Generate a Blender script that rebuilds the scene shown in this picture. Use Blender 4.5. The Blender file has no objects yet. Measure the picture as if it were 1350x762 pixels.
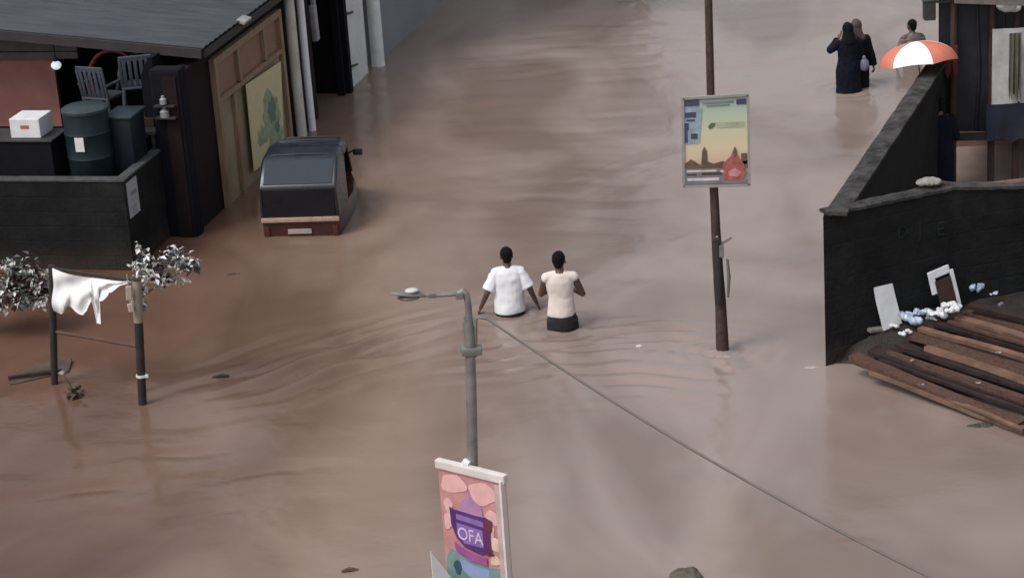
import bpy, bmesh, math, random
import numpy as np
from mathutils import Vector, Matrix, noise as mnoise
R = math.radians
rng = random.Random(7)
scene = bpy.context.scene
COL = scene.collection

# ------------------------------------------------------------------ camera, sky, sun, exposure
FPX, CAM_H, PITCH, ROLL = 3000.0, 10.1, R(20), R(3.9)
fwd = Vector((0, math.cos(PITCH), -math.sin(PITCH)))
_r0 = Vector((1, 0, 0)); _u0 = Vector((0, math.sin(PITCH), math.cos(PITCH)))
cright = _r0 * math.cos(ROLL) - _u0 * math.sin(ROLL)
cup = _u0 * math.cos(ROLL) + _r0 * math.sin(ROLL)
CAM = Vector((0, 0, CAM_H))
cd = bpy.data.cameras.new('camera'); cam = bpy.data.objects.new('camera', cd); COL.objects.link(cam)
M = Matrix((cright, cup, -fwd)).transposed().to_4x4(); M.translation = CAM
cam.matrix_world = M
cd.sensor_width = 36; cd.lens = 36 * FPX / 1350; cd.clip_end = 2000; cd.clip_start = .1
scene.camera = cam

SUN_EL, SUN_AZ = 56, -125         # azimuth measured from +Y towards +X: behind the viewer's left shoulder
world = bpy.data.worlds.new('World'); scene.world = world; world.use_nodes = True
nt = world.node_tree; bgn = nt.nodes['Background']
sky = nt.nodes.new('ShaderNodeTexSky'); sky.sky_type = 'NISHITA'; sky.sun_disc = False
sky.sun_elevation = R(SUN_EL); sky.sun_rotation = R(SUN_AZ)
sky.air_density = 1.2; sky.dust_density = 5.0; sky.ozone_density = 1.0
hsv = nt.nodes.new('ShaderNodeHueSaturation'); hsv.inputs['Saturation'].default_value = .35
nt.links.new(sky.outputs[0], hsv.inputs['Color']); nt.links.new(hsv.outputs[0], bgn.inputs['Color'])
bgn.inputs['Strength'].default_value = .15
sd = bpy.data.lights.new('sun', 'SUN'); sun = bpy.data.objects.new('sun', sd); COL.objects.link(sun)
sd.energy = .9; sd.angle = R(18); sd.color = (1, .96, .9)
_s = Vector((math.sin(R(SUN_AZ)) * math.cos(R(SUN_EL)), math.cos(R(SUN_AZ)) * math.cos(R(SUN_EL)), math.sin(R(SUN_EL))))
sun.rotation_euler = _s.to_track_quat('Z', 'Y').to_euler(); sun.location = _s * 60
vs = scene.view_settings; vs.view_transform = 'Standard'; vs.look = 'None'; vs.gamma = 1; vs.exposure = 0.27
vs.use_curve_mapping = False

# ------------------------------------------------------------------ placing
def ray(px, py): return fwd + cright * ((px - 675) / FPX) + cup * ((381 - py) / FPX)
def at(px, py, z=0.0):
    d = ray(px, py); return CAM + d * ((z - CAM_H) / d.z)
def onp(px, py, P, n):
    d = ray(px, py); n = Vector(n); return CAM + d * ((Vector(P) - CAM).dot(n) / d.dot(n))
def aty(px, py, Y): return onp(px, py, (0, Y, 0), (0, 1, 0))
HOLES = []                        # small level changes of the flooded ground under people
def ground_z(x, y):
    t = min(1, max(0, (y - 27) / 9)); z = -.76 + .30 * t
    for hx, hy, dz in HOLES: z += dz * math.exp(-((x - hx) ** 2 + (y - hy) ** 2) / .32)
    return z

# ------------------------------------------------------------------ materials
MATS = {}
def mat(name, col, rough=.7, metal=0, var=.25, scale=6, bump=.0, bscale=40, col2=None, spec=.5, stretch=(1, 1, 1), emit=0):
    if name in MATS: return MATS[name]
    m = bpy.data.materials.new(name); m.use_nodes = True; t = m.node_tree; b = t.nodes['Principled BSDF']
    b.inputs['Roughness'].default_value = rough; b.inputs['Metallic'].default_value = metal
    b.inputs['Specular IOR Level'].default_value = spec
    tc = t.nodes.new('ShaderNodeTexCoord'); mp = t.nodes.new('ShaderNodeMapping'); mp.inputs['Scale'].default_value = stretch
    t.links.new(tc.outputs['Object'], mp.inputs['Vector'])
    n = t.nodes.new('ShaderNodeTexNoise'); n.inputs['Scale'].default_value = scale; n.inputs['Detail'].default_value = 6
    n.inputs['Roughness'].default_value = .65
    t.links.new(mp.outputs[0], n.inputs['Vector'])
    r = t.nodes.new('ShaderNodeValToRGB'); r.color_ramp.elements[0].position = .32; r.color_ramp.elements[1].position = .68
    c = Vector(col)
    r.color_ramp.elements[0].color = (*(c * (1 - var)), 1)
    r.color_ramp.elements[1].color = (*((Vector(col2)) if col2 else c * (1 + var)), 1)
    t.links.new(n.outputs['Fac'], r.inputs['Fac']); t.links.new(r.outputs['Color'], b.inputs['Base Color'])
    mr = t.nodes.new('ShaderNodeMapRange'); mr.inputs['To Min'].default_value = max(.02, rough - .1); mr.inputs['To Max'].default_value = min(1, rough + .1)
    t.links.new(n.outputs['Fac'], mr.inputs['Value']); t.links.new(mr.outputs[0], b.inputs['Roughness'])
    if bump:
        n2 = t.nodes.new('ShaderNodeTexNoise'); n2.inputs['Scale'].default_value = bscale; n2.inputs['Detail'].default_value = 5
        t.links.new(mp.outputs[0], n2.inputs['Vector'])
        bp = t.nodes.new('ShaderNodeBump'); bp.inputs['Strength'].default_value = bump; bp.inputs['Distance'].default_value = .02
        t.links.new(n2.outputs['Fac'], bp.inputs['Height']); t.links.new(bp.outputs[0], b.inputs['Normal'])
    if emit:
        t.links.new(r.outputs['Color'], b.inputs['Emission Color']); b.inputs['Emission Strength'].default_value = emit
    MATS[name] = m; return m

def block_joints(m, strength=.5):
    t = m.node_tree; b = t.nodes['Principled BSDF']; tc = t.nodes.new('ShaderNodeTexCoord'); sp = t.nodes.new('ShaderNodeSeparateXYZ'); t.links.new(tc.outputs['Object'], sp.inputs[0])
    ad = t.nodes.new('ShaderNodeMath'); ad.operation = 'ADD'; t.links.new(sp.outputs[0], ad.inputs[0]); t.links.new(sp.outputs[1], ad.inputs[1])
    cx = t.nodes.new('ShaderNodeCombineXYZ'); t.links.new(ad.outputs[0], cx.inputs[0]); t.links.new(sp.outputs[2], cx.inputs[1])
    br = t.nodes.new('ShaderNodeTexBrick'); br.inputs['Scale'].default_value = 1; br.inputs['Brick Width'].default_value = .42; br.inputs['Row Height'].default_value = .21; br.inputs['Mortar Size'].default_value = .012
    br.inputs['Mortar Smooth'].default_value = .4; t.links.new(cx.outputs[0], br.inputs['Vector'])
    bp = t.nodes.new('ShaderNodeBump'); bp.invert = True; bp.inputs['Strength'].default_value = strength; bp.inputs['Distance'].default_value = .012; t.links.new(br.outputs['Fac'], bp.inputs['Height'])
    old = b.inputs['Normal'].links[0].from_node if b.inputs['Normal'].links else None
    if old: t.links.new(old.outputs[0], bp.inputs['Normal'])
    t.links.new(bp.outputs[0], b.inputs['Normal'])
    col = b.inputs['Base Color'].links[0].from_socket                      # old limewash and algae left in ragged patches
    n = t.nodes.new('ShaderNodeTexNoise'); n.inputs['Scale'].default_value = .9; n.inputs['Detail'].default_value = 9; n.inputs['Roughness'].default_value = .7; t.links.new(tc.outputs['Object'], n.inputs['Vector'])
    r = t.nodes.new('ShaderNodeMapRange'); r.inputs['From Min'].default_value = .52; r.inputs['From Max'].default_value = .72; r.inputs['To Max'].default_value = .8; t.links.new(n.outputs['Fac'], r.inputs['Value'])
    mx = t.nodes.new('ShaderNodeMix'); mx.data_type = 'RGBA'; t.links.new(r.outputs[0], mx.inputs['Factor']); t.links.new(col, mx.inputs['A']); mx.inputs['B'].default_value = (.024, .027, .025, 1)
    # silt stain left by the flood, with a ragged upper edge a hand or two above the water
    hz = t.nodes.new('ShaderNodeMath'); hz.operation = 'MULTIPLY_ADD'; t.links.new(n.outputs['Fac'], hz.inputs[0]); hz.inputs[1].default_value = -.9; t.links.new(sp.outputs[2], hz.inputs[2])
    r2 = t.nodes.new('ShaderNodeMapRange'); r2.inputs['From Min'].default_value = .50; r2.inputs['From Max'].default_value = .72; r2.inputs['To Min'].default_value = .75; r2.inputs['To Max'].default_value = 0; t.links.new(hz.outputs[0], r2.inputs['Value'])
    mx2 = t.nodes.new('ShaderNodeMix'); mx2.data_type = 'RGBA'; t.links.new(r2.outputs[0], mx2.inputs['Factor']); t.links.new(mx.outputs['Result'], mx2.inputs['A']); mx2.inputs['B'].default_value = (.034, .024, .018, 1)
    t.links.new(mx2.outputs['Result'], b.inputs['Base Color'])

def water_mat():
    m = bpy.data.materials.new('muddy_water'); m.use_nodes = True; t = m.node_tree; L = t.links; b = t.nodes['Principled BSDF']
    b.inputs['IOR'].default_value = 1.33
    tc = t.nodes.new('ShaderNodeTexCoord')
    def nz(scale, sx, sy, det=4, rot=0, dist=0.):
        mp = t.nodes.new('ShaderNodeMapping'); mp.inputs['Scale'].default_value = (sx, sy, 1); mp.inputs['Rotation'].default_value = (0, 0, rot)
        L.new(tc.outputs['Object'], mp.inputs['Vector'])
        n = t.nodes.new('ShaderNodeTexNoise'); n.inputs['Scale'].default_value = scale; n.inputs['Detail'].default_value = det
        n.inputs['Distortion'].default_value = dist
        L.new(mp.outputs[0], n.inputs['Vector']); return n
    def math_(op, a, v=None, w=None):
        n = t.nodes.new('ShaderNodeMath'); n.operation = op
        for k, q in enumerate((a, v, w)):
            if q is None: continue
            if isinstance(q, (int, float)): n.inputs[k].default_value = q
            else: L.new(q, n.inputs[k])
        return n.outputs[0]
    sep = t.nodes.new('ShaderNodeSeparateXYZ'); L.new(tc.outputs['Object'], sep.inputs[0])
    # silt: redder mud washed off the left bank, greyer water in the main current to the right
    big = nz(.22, 1, .5, 5, .3, .6)
    g = math_('MULTIPLY_ADD', sep.outputs[1], .0, .26)            # slightly thicker silt towards the viewer
    g = math_('MULTIPLY_ADD', sep.outputs[0], -.18, g)
    g = math_('MULTIPLY_ADD', big.outputs['Fac'], .6, g)
    g = math_('SUBTRACT', g, .42)
    rp = t.nodes.new('ShaderNodeValToRGB')
    e = rp.color_ramp.elements; e[0].position = .05; e[0].color = (.240, .192, .172, 1); e[1].position = .95; e[1].color = (.118, .066, .046, 1)
    k = e.new(.5); k.color = (.208, .149, .117, 1)
    L.new(g, rp.inputs['Fac'])
    sw = nz(.42, 1.0, .5, 3, -.2, .9)                             # swirls of thicker mud, plus the riffles' darker reflection put into the colour
    mx = t.nodes.new('ShaderNodeMix'); mx.data_type = 'RGBA'; mx.blend_type = 'MULTIPLY'
    rs = t.nodes.new('ShaderNodeValToRGB'); rs.color_ramp.elements[0].position = .35; rs.color_ramp.elements[0].color = (.70, .66, .63, 1)
    rs.color_ramp.elements[1].position = .58; rs.color_ramp.elements[1].color = (1.05, 1.05, 1.05, 1)
    L.new(sw.outputs['Fac'], rs.inputs['Fac']); mx.inputs['Factor'].default_value = 1
    L.new(rp.outputs['Color'], mx.inputs['A']); L.new(rs.outputs['Color'], mx.inputs['B']); L.new(mx.outputs['Result'], b.inputs['Base Color'])
    # ripples: calm and riffled patches
    mask = nz(.30, 1.0, .6, 4, -.2, .8)
    mk = t.nodes.new('ShaderNodeMapRange'); mk.inputs['From Min'].default_value = .42; mk.inputs['From Max'].default_value = .62
    mk.inputs['To Min'].default_value = .12; mk.inputs['To Max'].default_value = 1
    L.new(mask.outputs['Fac'], mk.inputs['Value'])
    r1 = nz(1.3, 1.0, .75, 2, -.15, .6); r2 = nz(9., .8, 1.1, 4, .2, .3)
    h = math_('MULTIPLY', r1.outputs['Fac'], mk.outputs[0])
    h = math_('MULTIPLY_ADD', r2.outputs['Fac'], .085, h)
    bp = t.nodes.new('ShaderNodeBump'); bp.inputs['Strength'].default_value = .32; bp.inputs['Distance'].default_value = .10
    L.new(h, bp.inputs['Height']); L.new(bp.outputs[0], b.inputs['Normal'])
    b.inputs['Roughness'].default_value = .17
    return m

def poster_mat(name, stops, axis=2, lo=0., hi=1.):
    """a printed colour gradient along one object axis"""
    m = bpy.data.materials.new(name); m.use_nodes = True; t = m.node_tree; b = t.nodes['Principled BSDF']; b.inputs['Roughness'].default_value = .45
    tc = t.nodes.new('ShaderNodeTexCoord'); sp = t.nodes.new('ShaderNodeSeparateXYZ'); t.links.new(tc.outputs['Object'], sp.inputs[0])
    mr = t.nodes.new('ShaderNodeMapRange'); mr.inputs['From Min'].default_value = lo; mr.inputs['From Max'].default_value = hi
    t.links.new(sp.outputs[axis], mr.inputs['Value'])
    r = t.nodes.new('ShaderNodeValToRGB'); el = r.color_ramp.elements
    el[0].position, el[0].color = stops[0][0], (*stops[0][1], 1); el[1].position, el[1].color = stops[-1][0], (*stops[-1][1], 1)
    for p, c in stops[1:-1]:
        q = el.new(p); q.color = (*c, 1)
    t.links.new(mr.outputs[0], r.inputs['Fac']); t.links.new(r.outputs[0], b.inputs['Base Color'])
    return m

# ------------------------------------------------------------------ mesh builder
class MB:
    def __init__(s): s.bm = bmesh.new(); s.mi = 0; s.xf = Matrix()
    def _f(s, vs):
        try:
            f = s.bm.faces.new(vs); f.material_index = s.mi; return f
        except ValueError: return None
    def v(s, p): return s.bm.verts.new(s.xf @ Vector(p))
    def box(s, c, d, rot=None, bev=0.0, taper=1.0):
        c = Vector(c); hx, hy, hz = d[0] / 2, d[1] / 2, d[2] / 2; m = (rot or Matrix.Identity(3)).to_3x3()
        tmp = bmesh.new()
        vs = [tmp.verts.new((sx * hx * (taper if sz > 0 else 1), sy * hy * (taper if sz > 0 else 1), sz * hz)) for sz in (-1, 1) for sy in (-1, 1) for sx in (-1, 1)]
        for q in ((0, 2, 3, 1), (4, 5, 7, 6), (0, 1, 5, 4), (2, 6, 7, 3), (0, 4, 6, 2), (1, 3, 7, 5)): tmp.faces.new([vs[i] for i in q])
        if bev: bmesh.ops.bevel(tmp, geom=list(tmp.edges), offset=bev, segments=2, affect='EDGES', profile=.6)
        mp = {w: s.v(c + m @ w.co) for w in tmp.verts}
        for f in tmp.faces: s._f([mp[w] for w in f.verts])
        tmp.free(); return s
    def rings(s, rings, cap=True, closed=True):
        rv = [[s.v(p) for p in r] for r in rings]
        for a, b in zip(rv, rv[1:]):
            n = len(a)
            for i in range(n if closed else n - 1):
                j = (i + 1) % n; s._f([a[i], a[j], b[j], b[i]])
        if cap: s._f(list(reversed(rv[0]))); s._f(rv[-1])
        return s
    def tube(s, pts, rad, n=10, cap=True, flat=1.0):
        pts = [Vector(p) for p in pts]; rad = rad if isinstance(rad, (list, tuple)) else [rad] * len(pts)
        out = []; ref = None
        for i, p in enumerate(pts):
            d = (pts[min(i + 1, len(pts) - 1)] - pts[max(i - 1, 0)]).normalized()
            if ref is None: ref = Vector((1, 0, 0)) if abs(d.x) < .9 else Vector((0, 1, 0))
            a = d.cross(ref).normalized(); ref = a.cross(d).normalized(); b = d.cross(a)
            out.append([p + (a * math.cos(t) + b * math.sin(t) * flat) * rad[i] for t in [2 * math.pi * k / n for k in range(n)]])
        return s.rings(out, cap)
    def cap(s, p0, p1, r0, r1, n=12):
        """tapered limb with round ends"""
        p0, p1 = Vector(p0), Vector(p1); d = (p1 - p0).normalized(); P = []; Q = []
        for a in (80, 55, 28): P.append(p0 - d * r0 * math.sin(R(a))); Q.append(r0 * math.cos(R(a)))
        P += [p0, p1]; Q += [r0, r1]
        for a in (28, 55, 80): P.append(p1 + d * r1 * math.sin(R(a))); Q.append(r1 * math.cos(R(a)))
        return s.tube(P, Q, n)
    def ell(s, c, r, rot=None, n=14, k=9):
        c = Vector(c); m = rot or Matrix.Identity(3); out = []
        for i in range(k + 1):
            a = -math.pi / 2 + math.pi * (i + .08) / (k + .16)
            out.append([c + m @ Vector((r[0] * math.cos(a) * math.cos(t), r[1] * math.cos(a) * math.sin(t), r[2] * math.sin(a))) for t in [2 * math.pi * j / n for j in range(n)]])
        return s.rings(out)
    def loft(s, secs, n=18, pw=1.0):
        """secs: (cx, cy, z, rx, ry)"""
        out = []
        for cx, cy, z, rx, ry in secs:
            r = []
            for j in range(n):
                t = 2 * math.pi * j / n; c, q = math.cos(t), math.sin(t)
                r.append(Vector((cx + rx * math.copysign(abs(c) ** pw, c), cy + ry * math.copysign(abs(q) ** pw, q), z)))
            out.append(r)
        return s.rings(out)
    def poly(s, pts, ext):
        """flat polygon given a thickness vector"""
        ext = Vector(ext); a = [s.v(p) for p in pts]; b = [s.v(Vector(p) + ext) for p in pts]; n = len(a)
        s._f(list(reversed(a))); s._f(b)
        for i in range(n): s._f([a[i], a[(i + 1) % n], b[(i + 1) % n], b[i]])
        return s
    def face(s, pts): s._f([s.v(p) for p in pts]); return s
    def beam(s, p0, p1, w, h, up=(0, 0, 1), bev=0):
        p0, p1 = Vector(p0), Vector(p1); d = (p1 - p0); l = d.length; d.normalize(); up = Vector(up)
        x = d.cross(up).normalized(); z = x.cross(d)
        return s.box((p0 + p1) / 2, (w, l, h), Matrix((x, d, z)).transposed(), bev)

def root_matrix(o):
    while o.parent: o = o.parent
    return o.matrix_basis.copy()
def obj(name, mb, mats, parent=None, smooth=False, local=False, loc=None, fix=True):
    """one mesh object; world coordinates unless local"""
    if fix: bmesh.ops.recalc_face_normals(mb.bm, faces=mb.bm.faces)
    me = bpy.data.meshes.new(name); mb.bm.to_mesh(me); mb.bm.free()
    return meshobj(name, me, mats, parent, smooth, local, loc)
def meshobj(name, me, mats, parent=None, smooth=False, local=False, loc=None):
    for m in (mats if isinstance(mats, (list, tuple)) else [mats]): me.materials.append(m)
    if smooth:
        me.polygons.foreach_set('use_smooth', [True] * len(me.polygons))
        if smooth != 'all':
            me.set_sharp_from_angle(angle=R(38))
    o = bpy.data.objects.new(name, me); COL.objects.link(o)
    if parent:
        o.parent = parent
        if not local: me.transform(root_matrix(parent).inverted())
    elif loc is not None:
        if not local: me.transform(Matrix.Translation(-Vector(loc)))
        o.location = loc
    return o
def tag(o, label, cat, group=None, kind=None):
    o['label'] = label
    o['category'] = cat
    if group: o['group'] = group
    if kind: o['kind'] = kind
    return o
def thing(name, loc, label, cat, rotz=0, group=None):
    o = bpy.data.objects.new(name, None); COL.objects.link(o); o.empty_display_size = .2
    o.location = loc; o.rotation_euler = (0, 0, rotz)
    o.matrix_basis = Matrix.Translation(Vector(loc)) @ Matrix.Rotation(rotz, 4, 'Z')
    return tag(o, label, cat, group)
def remesh(mb, vox, smooth=4, wrinkle=0., wscale=9.):
    """melt the overlapping solids of mb into one continuous surface"""
    me = bpy.data.meshes.new('tmp'); mb.bm.to_mesh(me); mb.bm.free()
    o = bpy.data.objects.new('tmp', me); COL.objects.link(o)
    q = o.modifiers.new('r', 'REMESH'); q.mode = 'VOXEL'; q.voxel_size = vox; q.adaptivity = 0
    if smooth:
        q = o.modifiers.new('s', 'SMOOTH'); q.factor = .5; q.iterations = smooth
    dg = bpy.context.evaluated_depsgraph_get(); dg.update()
    out = bpy.data.meshes.new_from_object(o.evaluated_get(dg))
    bpy.data.objects.remove(o); bpy.data.meshes.remove(me)
    if wrinkle:
        nv = len(out.vertices); co = np.empty(nv * 3, np.float32); no = np.empty(nv * 3, np.float32)
        out.vertices.foreach_get('co', co); out.vertices.foreach_get('normal', no)
        co = co.reshape(-1, 3).astype(float); no = no.reshape(-1, 3)
        wv = np.array([mnoise.noise(Vector((c[0] * wscale, c[1] * wscale, c[2] * wscale * .45))) + .5 * mnoise.noise(Vector(c) * (wscale * 2.3)) for c in co])
        out.vertices.foreach_set('co', (co + no * (wrinkle * wv)[:, None]).astype(np.float32).ravel()); out.update()
    out.materials.clear()
    return out
def text_mesh(txt, size, depth=.003):
    cu = bpy.data.curves.new('t', 'FONT'); cu.body = txt; cu.size = size; cu.extrude = depth; cu.align_x = 'CENTER'; cu.align_y = 'CENTER'
    o = bpy.data.objects.new('t', cu); COL.objects.link(o)
    dg = bpy.context.evaluated_depsgraph_get(); dg.update()
    me = bpy.data.meshes.new_from_object(o.evaluated_get(dg)); bpy.data.objects.remove(o); bpy.data.curves.remove(cu)
    me.materials.clear(); return me

# ------------------------------------------------------------------ palette
black_wall = mat('sooty_wall', (.0075, .0078, .0092), .9, var=.4, scale=2.2, bump=.5, bscale=18, col2=(.0135, .0142, .0150), spec=.2)
block_joints(black_wall)
coping_m = mat('mossy_coping', (.030, .030, .030), .9, var=.5, scale=5, bump=.8, bscale=25, col2=(.075, .071, .069), spec=.2)
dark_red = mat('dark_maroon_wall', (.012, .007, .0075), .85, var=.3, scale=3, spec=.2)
tan_wood = mat('tan_wood', (.24, .16, .095), .65, var=.25, scale=3, bump=.2, stretch=(6, 6, .7))
brown_pane = mat('brown_shutter', (.20, .105, .060), .5, var=.2, scale=4)
tan_panel = mat('tan_panel', (.235, .185, .115), .6, var=.25, scale=2.5, bump=.2)
yellow_poster = mat('pale_yellow_print', (.52, .46, .27), .5, var=.08, scale=6)
green_print = mat('faded_green_print', (.15, .25, .18), .5, var=.2, scale=7, col2=(.36, .38, .22))
white_paint = mat('weathered_white_paint', (.68, .69, .68), .6, var=.14, scale=3, bump=.1)
cream_paint = mat('dirty_cream_paint', (.50, .49, .44), .6, var=.2, scale=4)
grey_paint = mat('grey_paint', (.19, .205, .225), .6, var=.1, scale=1.2)
roof_m = mat('grey_roof_sheet', (.040, .046, .054), .6, var=.2, scale=1.5, col2=(.058, .064, .073), stretch=(1, 4, 1), spec=.3)
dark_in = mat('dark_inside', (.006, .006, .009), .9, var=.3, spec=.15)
navy = mat('navy_cloth', (.0055, .0065, .014), .9, var=.3, scale=8, spec=.15)
rust = mat('rusty_steel', (.045, .024, .019), .7, var=.5, scale=14, bump=.3)
galv = mat('galvanised_steel', (.20, .195, .19), .45, metal=.35, var=.25, scale=10)
dark_metal = mat('dark_metal', (.03, .028, .028), .5, var=.3)
old_wood = mat('wet_timber', (.078, .038, .026), .6, var=.55, scale=3, bump=.6, bscale=14, stretch=(9, 9, 9))
pale_wood = mat('pale_wet_timber', (.140, .080, .058), .6, var=.45, scale=3, bump=.6, bscale=14)
dark_wood = mat('soaked_dark_timber', (.022, .012, .010), .55, var=.5, scale=4, bump=.6, bscale=14)
white_plas = mat('white_plastic', (.62, .63, .65), .4, var=.1, scale=5)
blue_white = mat('bluish_plastic_bag', (.36, .42, .52), .35, var=.35, scale=12)
skin = mat('brown_skin', (.095, .050, .034), .5, var=.15, scale=12)
hair_m = mat('black_hair', (.006, .005, .0045), .9, var=.3, scale=40, bump=.6, bscale=120, spec=.15)
tee_m = mat('white_cotton', (.64, .65, .68), .85, var=.05, scale=6)
cream_m = mat('cream_cotton', (.62, .55, .51), .85, var=.06, scale=7)
shorts_m = mat('black_shorts', (.010, .008, .012), .8, var=.3)

# ------------------------------------------------------------------ ground, water
P5_ = at(1203, 84)
HOLES += [(P5_.x, P5_.y, -.36), (-.09, 26.85, -.06), (.53, 26.22, .06), (5.73, 36.2, .02), (5.95, 30.25, .55)]
gx = np.concatenate([[-400, -120, -40, -15], np.arange(-8, 8.1, .4), [15, 40, 120, 400]])
gy = np.concatenate([[-100, -20, 5, 15], np.arange(18, 46, .4), [60, 120, 300, 700]])
def grid_mesh(name, gx, gy, hf):
    X, Y = np.meshgrid(gx, gy); Z = hf(X, Y); n, m = X.shape
    me = bpy.data.meshes.new(name)
    idx = np.arange(n * m).reshape(n, m)
    quads = np.stack([idx[:-1, :-1], idx[:-1, 1:], idx[1:, 1:], idx[1:, :-1]], -1).reshape(-1, 4)
    me.vertices.add(n * m); me.vertices.foreach_set('co', np.stack([X, Y, Z], -1).astype(np.float32).ravel())
    me.loops.add(quads.size); me.loops.foreach_set('vertex_index', quads.astype(np.int32).ravel())
    me.polygons.add(len(quads)); me.polygons.foreach_set('loop_start', (np.arange(len(quads)) * 4).astype(np.int32))
    me.update(calc_edges=True); me.validate(); return me
g = meshobj('ground', grid_mesh('ground', gx, gy, np.vectorize(ground_z)), mat('drowned_mud_road', (.09, .06, .045), .9, var=.3, scale=1), smooth='all'); g['kind'] = 'structure'

def water_h(X, Y):
    H = np.zeros_like(X)
    fine = ((np.abs(X) < 10) & (Y > 17) & (Y < 47)).astype(float)
    r = np.random.RandomState(3)
    for k in range(26):                                           # broad, slow undulation of the current
        a = r.normal(1.25, .55); w = r.uniform(.5, 2.2); ph = r.uniform(0, 6.28)
        H += .0008 * w * np.sin((X * math.cos(a) + Y * math.sin(a)) * 2 * math.pi / w + ph + .6 * np.sin(X * .9 + ph))
    H *= 1.0
    def wake(cx, cy, sx, sy, rot, ang, wl, amp, seed, bend=.0):
        c, s = math.cos(rot), math.sin(rot); U = (X - cx) * c + (Y - cy) * s; V = -(X - cx) * s + (Y - cy) * c
        env = np.exp(-(U / sx) ** 2 - (V / sy) ** 2)
        q = r.uniform(0, 6, 4)
        br = .55 + .45 * np.sin(U * 2.3 + q[0] + 1.3 * np.sin(V * 1.7 + q[1])) * np.sin(V * 2.9 + q[2])
        W = U * math.sin(ang) + V * math.cos(ang) + bend * U * U + .07 * np.sin(U * 3.1 + q[3]) + .012 * np.sin(U * 7 + V * 3)
        f = np.sin(W * 2 * math.pi / wl); f = f + .35 * np.sin(W * 4 * math.pi / wl + .8)
        return 3.3 * amp * env * np.clip(br, 0, 1) * f
    H += wake(-2.25, 25.75, 1.15, .85, R(38), R(8), .52, .021, 1, .05)    # crests trailing off to the left
    H += wake(-1.55, 26.35, .9, .5, R(32), R(-4), .40, .016, 2)
    H += wake(-2.9, 25.2, .7, .5, R(40), R(14), .45, .013, 2)
    H += wake(1.45, 25.05, .8, 1.05, R(-10), R(6), .36, .014, 3, .06)       # wake on the right
    H += wake(1.35, 26.0, .7, .35, R(-6), R(0), .34, .012, 4)
    H += wake(.35, 25.6, .7, .6, R(10), R(0), .40, .011, 6)
    H += wake(-.2, 25.2, .6, .5, R(14), R(0), .42, .008, 6)
    H += wake(2.5, 24.6, .5, .7, R(-60), R(0), .42, .008, 7)
    H += wake(.6, 31.6, 1.6, 1.6, R(-12), R(0), .75, .004, 8)
    H += wake(-.8, 38.5, 2.4, 2.6, R(8), R(0), .9, .004, 9)
    H += wake(1.8, 40.5, 2.6, 2.2, R(-8), R(0), .8, .003, 9)
    H += wake(.4, 35.2, 2.0, 1.3, R(-5), R(6), .8, .003, 10)
    H += wake(-1.0, 33.0, 1.2, 1.5, R(10), R(0), .7, .002, 10)
    H += wake(-3.6, 22.6, 1.5, 1.2, R(5), R(0), .8, .006, 11)
    for cx, cy in ((-.09, 26.87), (.53, 26.22), (2.44, 25.12), (5.73, 36.2)):     # rings round whatever stands in the current
        d = np.sqrt((X - cx) ** 2 + ((Y - cy)) ** 2); H += .013 * np.exp(-(d / .6) ** 2) * np.sin(d * 2 * math.pi / .24)
    return H * fine
wx = np.concatenate([[-500, -150, -50, -20], np.arange(-11, 11.01, .055), [20, 50, 150, 500]])
wy = np.concatenate([[-100, -20, 5, 15], np.arange(18, 30, .05), np.arange(30, 47.5, .075), [60, 120, 300, 800]])
w = meshobj('flood_water', grid_mesh('flood_water', wx, wy, water_h), water_mat(), smooth='all'); w['kind'] = 'structure'

# ------------------------------------------------------------------ left: the shop row, laid out along the street (x = out to the street, y = along it)
G = Vector((-4.44, 30.82, 0)); TH = -math.atan2(.238, .971)
XF = Matrix.Translation(G) @ Matrix.Rotation(TH, 4, 'Z')
BASE = -.85
def mbs():
    m = MB(); m.xf = XF.copy(); return m
def XW(p): return XF @ Vector(p)
shop = thing('shop_building', XW((0, 0, BASE)), 'low dark shop with grey sheet roof and tan wooden front on the left', 'shop', TH)
b = mbs()
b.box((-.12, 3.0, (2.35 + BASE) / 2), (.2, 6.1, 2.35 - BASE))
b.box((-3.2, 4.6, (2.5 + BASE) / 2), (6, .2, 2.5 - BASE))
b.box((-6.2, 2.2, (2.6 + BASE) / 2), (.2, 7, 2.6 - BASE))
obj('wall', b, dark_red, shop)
# sheet roof falling towards the street
b = mbs(); z0 = 2.60
n = 42
for k in range(n):
    ya, yb = .60 + k * .20, .60 + (k + 1) * .20
    for (y1, dz) in ((ya, 0),):
        b.poly([(.20, ya, z0), (.20, ya + .10, z0 + .018), (.20, yb, z0), (-6.4, yb, z0 + .66), (-6.4, ya + .10, z0 + .678), (-6.4, ya, z0 + .66)], (0, 0, -.012))
roof = obj('roof', b, roof_m, shop)
b = mbs(); b.box((.17, 4.8, 2.50), (.05, 8.3, .12), None, .008); b.beam((.17, .575, 2.52), (-6.4, .575, 3.18), .05, .13)
obj('fascia', b, mat('dark_fascia', (.028, .022, .024), .7), roof)
b = mbs(); b.box((.22, 2.3, 2.585), (.14, .32, .05), Matrix.Rotation(.3, 3, 'Y'), .01); obj('loose_flashing', b, mat('pale_flashing', (.25, .24, .23), .5), roof)
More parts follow.
